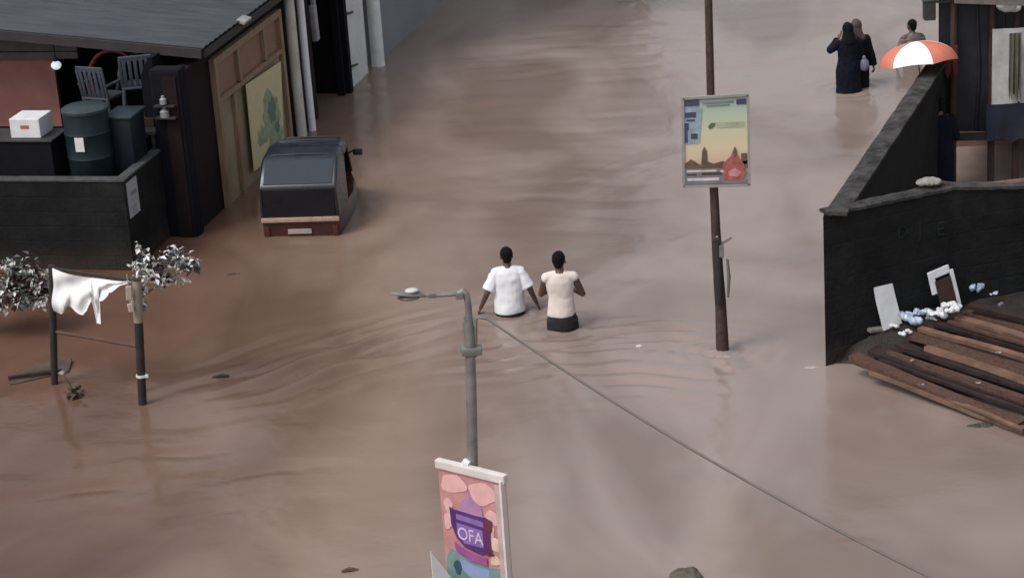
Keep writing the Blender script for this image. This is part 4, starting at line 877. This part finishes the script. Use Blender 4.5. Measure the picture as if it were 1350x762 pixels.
# second, plain white panel on the pole, turned the other way
P0 = ly(568, 728, YL - .02); ex2 = Vector((math.cos(R(20)), math.sin(R(20)), 0))
n2 = Vector((ex2.y, -ex2.x, 0)); Pm2 = Vector((pB_.x, pB_.y, 0)) - Vector((0, .18, 0)); p_tl = onp(568, 727, Pm2, n2); p_tr = onp(607, 776, Pm2, n2)
q = MB(); q.poly([p_tl, p_tr, p_tr + Vector((0, 0, -.6)), p_tl + Vector((0, 0, -.8))], -n2 * .012)
tag(obj('notice_board', q, mat('plain_white_panel', (.58, .60, .60), .5, var=.06), None, loc=p_tl + Vector((0, 0, -.8))), 'plain white panel with a slanting top edge below the pink banner', 'panel')

# ------------------------------------------------------------------ auto rickshaw
rr0 = at(398, 312); YAW = R(-7); RZ = -.66
rk = thing('auto_rickshaw', (rr0.x, rr0.y, RZ), 'dark three wheeled auto rickshaw seen from behind, standing in the flood by the shop', 'auto rickshaw', YAW)
RX = Matrix.Translation((rr0.x, rr0.y, RZ)) @ Matrix.Rotation(YAW, 4, 'Z') @ Matrix.Diagonal((1, .84, .965, 1))
def mr_(): q = MB(); q.xf = RX.copy(); return q
def hood_sec(y, hw, zb, zt, r, n=7, lean=0.):
    pts = [(-hw * 1.02, y, zb)]
    for k in range(n + 1): a = math.pi - (math.pi / 2) * k / n; pts.append((-hw + r + r * math.cos(a), y + lean, zt - r + r * math.sin(a)))
    for k in range(n + 1): a = math.pi / 2 - (math.pi / 2) * k / n; pts.append((hw - r + r * math.cos(a), y + lean, zt - r + r * math.sin(a)))
    pts.append((hw * 1.02, y, zb)); return pts
maroon = mat('maroon_body_paint', (.045, .012, .010), .35, var=.3, scale=6)
hoodm = mat('navy_hood_vinyl', (.010, .014, .024), .28, var=.25, scale=5, bump=.03, bscale=4)
q = mr_(); rg = []
for y, hw, zb, zt in ((.02, .53, .22, .93), (.10, .56, .18, .97), (.9, .58, .16, .97), (1.5, .58, .16, .95), (1.95, .53, .2, 1.0), (2.3, .42, .24, 1.08), (2.55, .26, .3, .98), (2.62, .14, .36, .85)):
    rg.append([(-hw * .9, y, zb), (-hw, y, zb + .12), (-hw, y, zt - .06), (-hw * .95, y, zt), (hw * .95, y, zt), (hw, y, zt - .06), (hw, y, zb + .12), (hw * .9, y, zb)])
q.rings(rg); obj('body', q, maroon, rk, True)
q = mr_(); q.rings([hood_sec(.03, .55, .94, 1.42, .03), hood_sec(.05, .55, .94, 1.455, .03), hood_sec(.40, .55, .96, 1.755, .045), hood_sec(.50, .55, .97, 1.79, .06), hood_sec(.92, .55, .97, 1.826, .08)])
hd = obj('rear_hood', q, hoodm, rk, True)
q = mr_(); q.box((0, .022, 1.20), (1.02, .016, .41), None, .006); obj('rear_window', q, mat('dark_clear_vinyl', (.005, .006, .010), .12), hd)
q = mr_(); sl = math.atan2(.30, .35); q.box((0, .218, 1.607), (.98, .42, .012), Matrix.Rotation(sl, 3, 'X'), .004); obj('hood_sheen_panel', q, mat('slate_blue_sheen_vinyl', (.013, .022, .035), .6, var=.25, scale=4, spec=.3), hd)  # sky sheen on the sloped hood, put into a paler vinyl colour
for sx in (-1, 1): q = mr_(); q.box((sx * .535, .02, 1.19), (.03, .03, .46), None, .006); obj('corner_seam', q, mat('black_plastic', (.012, .012, .013), .4), hd)
q = mr_(); rg = []
for y, hw, zt in ((.90, .55, 1.832), (1.0, .55, 1.836), (1.2, .535, 1.825), (1.6, .49, 1.775), (1.85, .44, 1.71), (1.95, .41, 1.66)):
    s = hood_sec(y, hw, zt - .15, zt, .08); rg.append(s)
q.rings(rg); obj('roof', q, hoodm, rk, True)
for y in (.52, 1.25, 1.6):                                    # ribs under the vinyl
    hw = .54 if y < 1.3 else .49; zt = {.52: 1.796, 1.25: 1.823, 1.6: 1.78}[y]
    q = mr_(); q.tube([(-hw, y, zt - .14), (-hw + .04, y, zt - .04), (-hw + .14, y, zt), (0, y, zt + .006), (hw - .14, y, zt), (hw - .04, y, zt - .04), (hw, y, zt - .14)], .014, 6); obj('roof_rib', q, hoodm, rk, True)
q = mr_(); q.rings([[(-.40, 1.96, 1.65), (.40, 1.96, 1.65), (.40, 1.985, 1.65), (-.40, 1.985, 1.65)], [(-.40, 2.27, 1.08), (.40, 2.27, 1.08), (.40, 2.295, 1.08), (-.40, 2.295, 1.08)]]); obj('windscreen', q, mat('dark_glass', (.02, .025, .03), .06), rk)
for sx in (-1, 1):
    q = mr_(); q.tube([(sx * .41, 1.95, 1.65), (sx * .42, 2.28, 1.06)], .022, 8); obj('pillar', q, maroon, rk, True)
    q = mr_(); q.tube([(sx * .535, .95, .95), (sx * .53, .95, 1.72)], .02, 8); obj('pillar', q, hoodm, rk, True)
    q = mr_(); q.tube([(sx * .46, 1.75, 1.46), (sx * .56, 1.72, 1.52), (sx * .60, 1.72, 1.52)], .012, 6); q.box((sx * .63, 1.72, 1.50), (.14, .03, .10), None, .012); obj('mirror', q, mat('black_plastic', (.012, .012, .013), .4), rk, True)
    q = mr_(); q.box((sx * .49, .006, .77), (.075, .03, .16), None, .012); obj('tail_light', q, mat('dull_red_lens', (.07, .018, .014), .25), rk, True)
q = mr_(); q.box((0, .0, .945), (1.12, .05, .07), None, .015); obj('rear_trim', q, mat('dull_cream_trim', (.36, .25, .20), .4, var=.2, scale=10), rk, True)
q = mr_(); q.box((-.02, .0, .765), (.34, .02, .075), None, .006); obj('number_plate', q, mat('greyish_plate', (.34, .27, .26), .5, var=.15), rk)
q = mr_(); q.box((0, 1.0, 1.02), (.95, .25, .42), Matrix.Rotation(-.15, 3, 'X'), .05); q.box((0, 1.25, .93), (.95, .5, .12), None, .04); q.box((0, 1.75, .95), (.4, .35, .1), None, .03); obj('seat', q, dark_in, rk, True)
q = mr_(); q.tube([(-.3, 1.95, 1.2), (.3, 1.95, 1.2)], .016, 8); q.tube([(0, 2.1, 1.0), (0, 1.95, 1.2)], .02, 8); obj('handlebar', q, dark_metal, rk, True)
for x, y in ((-.47, .55), (.47, .55), (0, 2.42)):
    q = mr_(); q.tube([(x - .05, y, .2), (x - .045, y, .2), (x + .045, y, .2), (x + .05, y, .2)], [.16, .2, .2, .16], 24); wh = obj('wheel', q, mat('tyre_rubber', (.015,) * 3, .8), rk, True)
    q = mr_(); q.tube([(x - .054, y, .2), (x + .054, y, .2)], .10, 18); obj('rim', q, galv, wh, True)

# ------------------------------------------------------------------ people
def hand(q, wrist, elbow, side, curl=.5, s=1.0, fwd_=Vector((0, 1, 0))):
    """palm, four bent fingers and a thumb, continuing the forearm"""
    wrist = Vector(wrist); d = (wrist - Vector(elbow)).normalized(); a = fwd_ - d * fwd_.dot(d); a = a.normalized()    # a: towards the thumb side
    n_ = d.cross(a).normalized() * side                            # palm normal, to the body
    pal = wrist + d * .055 * s
    m = Matrix((a, n_, d)).transposed(); q.ell(pal, (.042 * s, .017 * s, .058 * s), m)
    for k, L in enumerate((.072, .082, .076, .058)):
        b = wrist + d * .095 * s + a * ((.030 - .021 * k) * s); k1 = b + (d * math.cos(curl * .5) + n_ * math.sin(curl * .5)) * L * .5 * s
        k2 = k1 + (d * math.cos(curl * 1.3) + n_ * math.sin(curl * 1.3)) * L * .5 * s
        q.cap(b - d * .02 * s, k1, .0095 * s, .0085 * s, 8); q.cap(k1, k2, .0085 * s, .007 * s, 8)
    b = wrist + d * .03 * s + a * .03 * s; k1 = b + (d * .75 + a * .6 + n_ * .25).normalized() * .042 * s; k2 = k1 + (d * .95 + a * .15 + n_ * .35).normalized() * .034 * s
    q.cap(b, k1, .013 * s, .0105 * s, 8); q.cap(k1, k2, .0105 * s, .008 * s, 8)
def head(q, c, yaw=0, pitch=0, s=1.0):
    c = Vector(c); m = Matrix.Rotation(yaw, 3, 'Z') @ Matrix.Rotation(pitch, 3, 'X')
    def E(p, r): q.ell(c + m @ Vector(p) * s, Vector(r) * s, m)
    E((0, -.01, .025), (.076, .094, .092)); E((0, .03, -.05), (.056, .062, .062)); E((0, .06, -.085), (.026, .024, .022))     # skull, jaw, chin
    E((0, .092, -.012), (.012, .02, .026)); E((0, .100, -.028), (.017, .014, .011))                     # nose
    E((0, .082, .022), (.055, .016, .012)); E((0, .082, -.058), (.024, .012, .009))                     # brow, lips
    for sx in (-1, 1): E((sx * .030, .080, .004), (.013, .010, .009)); E((sx * .077, -.005, -.012), (.010, .020, .032)); E((sx * .042, .062, -.025), (.022, .022, .02))
def hair_mesh(c, yaw, pitch, s, full=1.0, vox=.008):
    c = Vector(c); m = Matrix.Rotation(yaw, 3, 'Z') @ Matrix.Rotation(pitch, 3, 'X'); q = MB()
    q.ell(c + m @ Vector((0, -.022, .035)) * s, Vector((.083, .095, .092)) * s * full, m); q.ell(c + m @ Vector((0, -.055, -.03)) * s, Vector((.062, .05, .06)) * s, m)
    return remesh(q, vox, 2, .004, 40)
def person(loc, rz, J, label, vox=.0085, group=None):
    """J: joints in the person's own space (x right, y the way they face, z up from the feet)"""
    q = MB(); H = J['h'] / 1.70; lean = J.get('lean', 0.)
    def L(x, y, z): return Vector((x, y + lean * max(0, z - .9), z)) * H
    wd = J.get('wide', 1.0)
    secs = [(.86, .150, .105, 0), (.93, .158, .112, 0), (1.02, .145, .100, 0), (1.10, .140, .095, .005), (1.20, .160, .105, .01), (1.30, .172, .112, .008), (1.37, .165, .095, 0), (1.42, .115, .070, -.005), (1.46, .060, .055, -.005)]
    q.loft([(0, L(0, o, z).y, z * H, rx * wd * H, ry * H) for z, rx, ry, o in secs])
    hc = L(0, .03, 1.585); q.cap(L(0, -.005, 1.40), L(0, .012, 1.53), .058 * H, .052 * H); head(q, hc, J.get('yaw', 0), J.get('pitch', 0), H)
    for sx, side in ((-1, 'l'), (1, 'r')):
        hip = L(sx * .085, 0, .90); kn = Vector(J['knee_' + side]) * H; an = Vector(J['ankle_' + side]) * H
        q.cap(hip, kn, .085 * H, .054 * H); q.cap(kn, an, .052 * H, .036 * H); q.ell(kn.lerp(an, .3) + Vector((0, -.02, 0)), (.048 * H, .05 * H, .11 * H))
        q.cap(an + Vector((0, -.03, -.035)), an + Vector((sx * .02, .15, -.055)), .036 * H, .026 * H)
        sh_ = L(sx * .175 * wd, 0, 1.375); el = Vector(J['elbow_' + side]) * H; wr = Vector(J['wrist_' + side]) * H
        q.cap(L(sx * .08, 0, 1.40), sh_, .055 * H, .056 * H); q.cap(sh_, el, .052 * H, .040 * H); q.cap(el, wr, .039 * H, .027 * H)
        hand(q, wr, el, -sx, J.get('curl', .6), H, Vector(J.get('thumb', (0, 1, 0))))
    me = remesh(q, vox, 3)
    o = meshobj('person', me, J.get('skin', skin), None, 'all'); o.location = loc; o.rotation_euler = (0, 0, rz); tag(o, label, 'person', group)
    if J.get('hair', True): meshobj('hair', hair_mesh(hc, J.get('yaw', 0), J.get('pitch', 0), H, J.get('hair_full', 1.0)), hair_m, o, 'all', True)
    return o, L, H
def cone(q, p0, p1, r0, r1, n=14, flat=1.): q.tube([p0, p1], [r0, r1], n, True, flat)

# man in the white T-shirt
P1 = at(673, 413); z1 = ground_z(P1.x, P1.y)
J1 = dict(h=1.66, lean=.10, yaw=.1, pitch=-.12, wide=1.06, elbow_l=(-.285, -.03, 1.14), wrist_l=(-.375, .05, .925), elbow_r=(.275, -.02, 1.14), wrist_r=(.35, .05, .93), knee_l=(-.10, .05, .48), ankle_l=(-.10, -.04, .09), knee_r=(.10, .10, .48), ankle_r=(.11, .10, .09), curl=.8)
m1, L, H = person((P1.x, P1.y, z1), R(2), J1, 'man wading away in a loose white T-shirt with both arms held out')
q = MB(); q.loft([(0, L(0, o, z).y, z * H, rx * H, ry * H) for z, rx, ry, o in ((.865, .200, .150, -.005), (.90, .200, .150, -.005), (1.05, .192, .142, 0), (1.20, .203, .142, .01), (1.32, .212, .138, .005), (1.395, .190, .108, 0), (1.435, .118, .082, -.005), (1.452, .085, .070, -.005))], 22)
for sx, e in ((-1, J1['elbow_l']), (1, J1['elbow_r'])):
    s_ = L(sx * .165, 0, 1.37); e = Vector(e) * H; cone(q, s_, s_.lerp(e, .86), .076 * H, .084 * H); q.ell(s_, (.078 * H, .082 * H, .062 * H)); q.cap(L(sx * .05, -.005, 1.405), L(sx * .165, 0, 1.385), .070 * H, .068 * H)
meshobj('t_shirt', remesh(q, .009, 5, .013, 5.5), tee_m, m1, 'all', True)
q = MB(); q.loft([(0, L(0, 0, z).y, z * H, rx * H, ry * H) for z, rx, ry in ((.76, .180, .135), (.86, .188, .138), (.95, .172, .125))], 20)
for sx, s in ((-1, 'l'), (1, 'r')): cone(q, L(sx * .085, 0, .86), Vector(J1['knee_' + s]) * H + Vector((0, 0, .08)), .108 * H, .098 * H)
meshobj('shorts', remesh(q, .01, 3, .006, 9), shorts_m, m1, 'all', True)

# man in the cream top
P2 = at(742, 433); z2 = ground_z(P2.x, P2.y)
J2 = dict(h=1.70, lean=.0, yaw=-.15, pitch=-.05, wide=.98, elbow_l=(-.245, .08, 1.14), wrist_l=(-.10, .26, 1.15), elbow_r=(.265, .06, 1.13), wrist_r=(.12, .25, 1.13), knee_l=(-.10, .02, .48), ankle_l=(-.10, -.03, .09), knee_r=(.10, .09, .48), ankle_r=(.11, .08, .09), curl=1.0, thumb=(0, .2, 1))
m2, L, H = person((P2.x, P2.y, z2), R(-4), J2, 'man wading away in a cream sleeveless top and black shorts, forearms held in front')
q = MB(); q.loft([(0, L(0, o, z).y, z * H, rx * H, ry * H) for z, rx, ry, o in ((.885, .172, .128, 0), (.92, .172, .128, 0), (1.05, .158, .115, 0), (1.14, .155, .112, .005), (1.25, .176, .122, .01), (1.33, .186, .120, .008), (1.39, .180, .098, 0), (1.43, .125, .080, -.005), (1.447, .078, .066, -.005))], 22)
for sx, e in ((-1, J2['elbow_l']), (1, J2['elbow_r'])):
    s_ = L(sx * .165, 0, 1.375); e = Vector(e) * H; cone(q, s_, s_.lerp(e, .12), .062 * H, .064 * H); q.ell(s_, (.066 * H, .066 * H, .06 * H)); q.cap(L(sx * .05, -.005, 1.405), L(sx * .16, 0, 1.385), .068 * H, .064 * H)
meshobj('sleeveless_top', remesh(q, .009, 5, .010, 6), cream_m, m2, 'all', True)
q = MB(); q.loft([(0, L(0, 0, z).y, z * H, rx * H, ry * H) for z, rx, ry in ((.72, .185, .135), (.84, .184, .136), (.93, .165, .12))], 20)
for sx, s in ((-1, 'l'), (1, 'r')): cone(q, L(sx * .085, 0, .84), Vector(J2['knee_' + s]) * H + Vector((0, 0, .10)), .112 * H, .10 * H)
meshobj('shorts', remesh(q, .01, 3, .006, 9), shorts_m, m2, 'all', True)

# two women in dark robes, far up the street
legs = dict(knee_l=(-.09, .03, .48), ankle_l=(-.09, 0, .09), knee_r=(.09, .03, .48), ankle_r=(.09, 0, .09))
def robed(P, rz, J, label, scarf_m, robe_m, sleeves=.075, hem=.235):
    o, L, H = person((P.x, P.y, ground_z(P.x, P.y)), rz, J, label, .011)
    q = MB(); q.loft([(0, L(0, .0, z).y, z * H, rx * H, ry * H) for z, rx, ry in ((.10, hem * 1.08, .22), (.5, hem, .20), (.85, .225, .175), (1.05, .195, .145), (1.22, .20, .14), (1.34, .205, .13), (1.41, .15, .10), (1.46, .08, .075))], 22)
    for sx, s in ((-1, 'l'), (1, 'r')):
        s_ = L(sx * .165, 0, 1.36); e = Vector(J['elbow_' + s]) * H; w_ = Vector(J['wrist_' + s]) * H; q.cap(s_, e, .075 * H, sleeves * H); cone(q, e, e.lerp(w_, .9), sleeves * H, .06 * H)
    meshobj('robe', remesh(q, .012, 3, .014, 7), robe_m, o, 'all', True)
    hc = L(0, .03, 1.585); q = MB(); q.ell(hc + Vector((0, -.02, .02)), (.100 * H, .112 * H, .118 * H)); q.cap(hc + Vector((0, -.04, -.02)), L(0, -.02, 1.42), .09 * H, .13 * H); q.ell(L(0, -.03, 1.38), (.17 * H, .12 * H, .09 * H))
    meshobj('headscarf', remesh(q, .011, 3, .008, 12), scarf_m, o, 'all', True)
    return o
P3 = at(1119, 120)
robed(P3, R(10), dict(h=1.57, yaw=.3, hair=False, elbow_l=(-.32, .02, 1.25), wrist_l=(-.13, .14, 1.42), elbow_r=(.24, .03, 1.08), wrist_r=(.20, .22, .98), curl=.7, **legs), 'woman in a long dark navy robe and black scarf, one elbow raised', mat('black_scarf', (.006, .0055, .007), .9, var=.3, spec=.15), navy)
P4 = at(1130, 114)
robed(P4, R(-5), dict(h=1.56, yaw=-.1, hair=False, elbow_l=(-.22, .05, 1.08), wrist_l=(-.18, .2, .95), elbow_r=(.26, .0, 1.06), wrist_r=(.30, .06, .84), curl=1.2, **legs), 'smaller woman in dark robe and greyish brown scarf, behind the other robed woman', mat('greyish_brown_scarf', (.06, .046, .045), .85, var=.25), mat('black_robe', (.006, .006, .010), .9, var=.3, spec=.15), .07, .22)
Pw = at(1138, 116); Pb_ = Vector((Pw.x, Pw.y - .13, .42)); q = MB(); q.ell(Pb_, (.085, .06, .11)); q.ell(Pb_ + Vector((0, 0, .11)), (.035, .03, .05)); me = remesh(q, .008, 2, .008, 20); me.transform(Matrix.Translation(-Pb_)); o = meshobj('carrier_bag', me, mat('pale_blue_bag', (.15, .15, .21), .5, var=.2), None, 'all'); o.location = Pb_; tag(o, 'pale bluish carrier bag held by the smaller robed woman', 'bag')

# man whose head shows above the umbrella
P5 = at(1203, 84)
m5, L, H = person((P5.x, P5.y, ground_z(P5.x, P5.y)), R(15), dict(h=.76 - ground_z(P5.x, P5.y), yaw=.2, elbow_l=(-.24, .04, 1.10), wrist_l=(-.20, .22, 1.0), elbow_r=(.24, .04, 1.10), wrist_r=(.20, .2, 1.0), **legs), 'bare headed person whose dark head shows just above the striped umbrella', .011)
q = MB(); q.loft([(0, L(0, o, z).y, z * H, rx * H, ry * H) for z, rx, ry, o in ((.84, .185, .14, 0), (1.05, .18, .13, 0), (1.25, .19, .13, .01), (1.36, .19, .11, 0), (1.43, .12, .08, 0), (1.45, .08, .07, 0))], 20)
for sx, e in ((-1, (-.24, .04, 1.10)), (1, (.24, .04, 1.10))): s_ = L(sx * .165, 0, 1.37); cone(q, s_, s_.lerp(Vector(e) * H, .8), .08 * H, .085 * H)
meshobj('shirt', remesh(q, .012, 3, .01, 9), mat('grey_brown_shirt', (.12, .105, .10), .85), m5, 'all', True)
q = MB(); q.loft([(0, 0, z * H, rx * H, ry * H) for z, rx, ry in ((.76, .175, .13), (.93, .17, .12))], 18)
for sx in (-1, 1): cone(q, L(sx * .085, 0, .86), Vector((sx * .095, .02, .12)) * H, .105 * H, .07 * H)
meshobj('trousers', remesh(q, .012, 2), shorts_m, m5, 'all', True)
# umbrella and the person who holds it inside the yard wall
P6 = Vector((6.04, 30.16, 0)); z6 = ground_z(P6.x, P6.y)
U0 = Vector((5.73, 30.20, 2.29)); axis = Vector((-.07, .20, .97)).normalized(); grip = Vector((5.90, 30.26, z6 + 1.26))
gl = grip - Vector((P6.x, P6.y, z6)); hh = 1.62 / 1.70
m6, L, H = person((P6.x, P6.y, z6), 0, dict(h=1.62, yaw=.1, elbow_l=(-.24, -.02, 1.12), wrist_l=tuple(gl / hh - Vector((0, 0, .06))), elbow_r=(.24, .0, 1.10), wrist_r=(.22, .18, .98), curl=1.4, **legs), 'person in a dark navy coat standing under the orange and white umbrella by the wall', .011)
q = MB(); q.loft([(0, L(0, 0, z).y, z * H, rx * H, ry * H) for z, rx, ry in ((.35, .23, .18), (.85, .215, .165), (1.05, .19, .14), (1.25, .20, .14), (1.36, .20, .12), (1.43, .12, .08), (1.455, .08, .07))], 20)
for sx, e in ((-1, (-.24, -.02, 1.12)), (1, (.24, .0, 1.10))): s_ = L(sx * .165, 0, 1.37); q.cap(s_, Vector(e) * H, .08 * H, .07 * H)
meshobj('coat', remesh(q, .012, 3, .012, 8), navy, m6, 'all', True)
um = thing('umbrella', U0 - axis * .95, 'open orange and white striped umbrella above the black wall', 'umbrella')
um.location = U0 - axis * .95; um.matrix_basis = Matrix.Translation(U0 - axis * .95)
m_ax = axis.to_track_quat('Z', 'Y').to_matrix(); NG = 6; Rr = .54; dep = .30; q = MB(); K = 7; off = R(22)
org = mat('orange_nylon', (.55, .17, .11), .6, var=.1); wht = mat('white_nylon', (.80, .80, .80), .6, var=.04); cols = [0, 1]
for g_ in range(NG):
    a0, a1 = g_ * 2 * math.pi / NG + off, (g_ + 1) * 2 * math.pi / NG + off; q.mi = (g_ + 1) % 2; prev = None
    for k in range(K + 1):
        t = k / K; rad = Rr * math.sin(t * math.pi / 2 * .98); z = -dep * (1 - math.cos(t * math.pi / 2)) ; row = []
        for j in range(5):
            s = j / 4; a = a0 + (a1 - a0) * s; sag = 1 - .055 * math.sin(math.pi * s) * t; hz = z + .02 * math.sin(math.pi * s) * t * t
            row.append(q.v(U0 + m_ax @ Vector((rad * sag * math.cos(a), rad * sag * math.sin(a), hz))))
        if prev:
            for j in range(4): q._f([prev[j], prev[j + 1], row[j + 1], row[j]])
        prev = row
bmesh.ops.remove_doubles(q.bm, verts=q.bm.verts, dist=.0008); bmesh.ops.solidify(q.bm, geom=list(q.bm.faces), thickness=.004)
obj('canopy', q, [org, wht], um, True)
q = MB(); q.tube([U0 + axis * .05, U0 - axis * .95], .008, 8); q.tube([U0 - axis * .95, U0 - axis * 1.06], .014, 8); obj('shaft', q, dark_metal, um, True)
q = MB()
for g_ in range(NG):
    a0 = g_ * 2 * math.pi / NG + off; pts = []
    for k in range(6):
        t = k / 5; pts.append(U0 + m_ax @ Vector((Rr * math.sin(t * math.pi / 2 * .98) * math.cos(a0), Rr * math.sin(t * math.pi / 2 * .98) * math.sin(a0), -dep * (1 - math.cos(t * math.pi / 2)) - .008)))
    q.tube(pts, .004, 5)
obj('ribs', q, dark_metal, um)
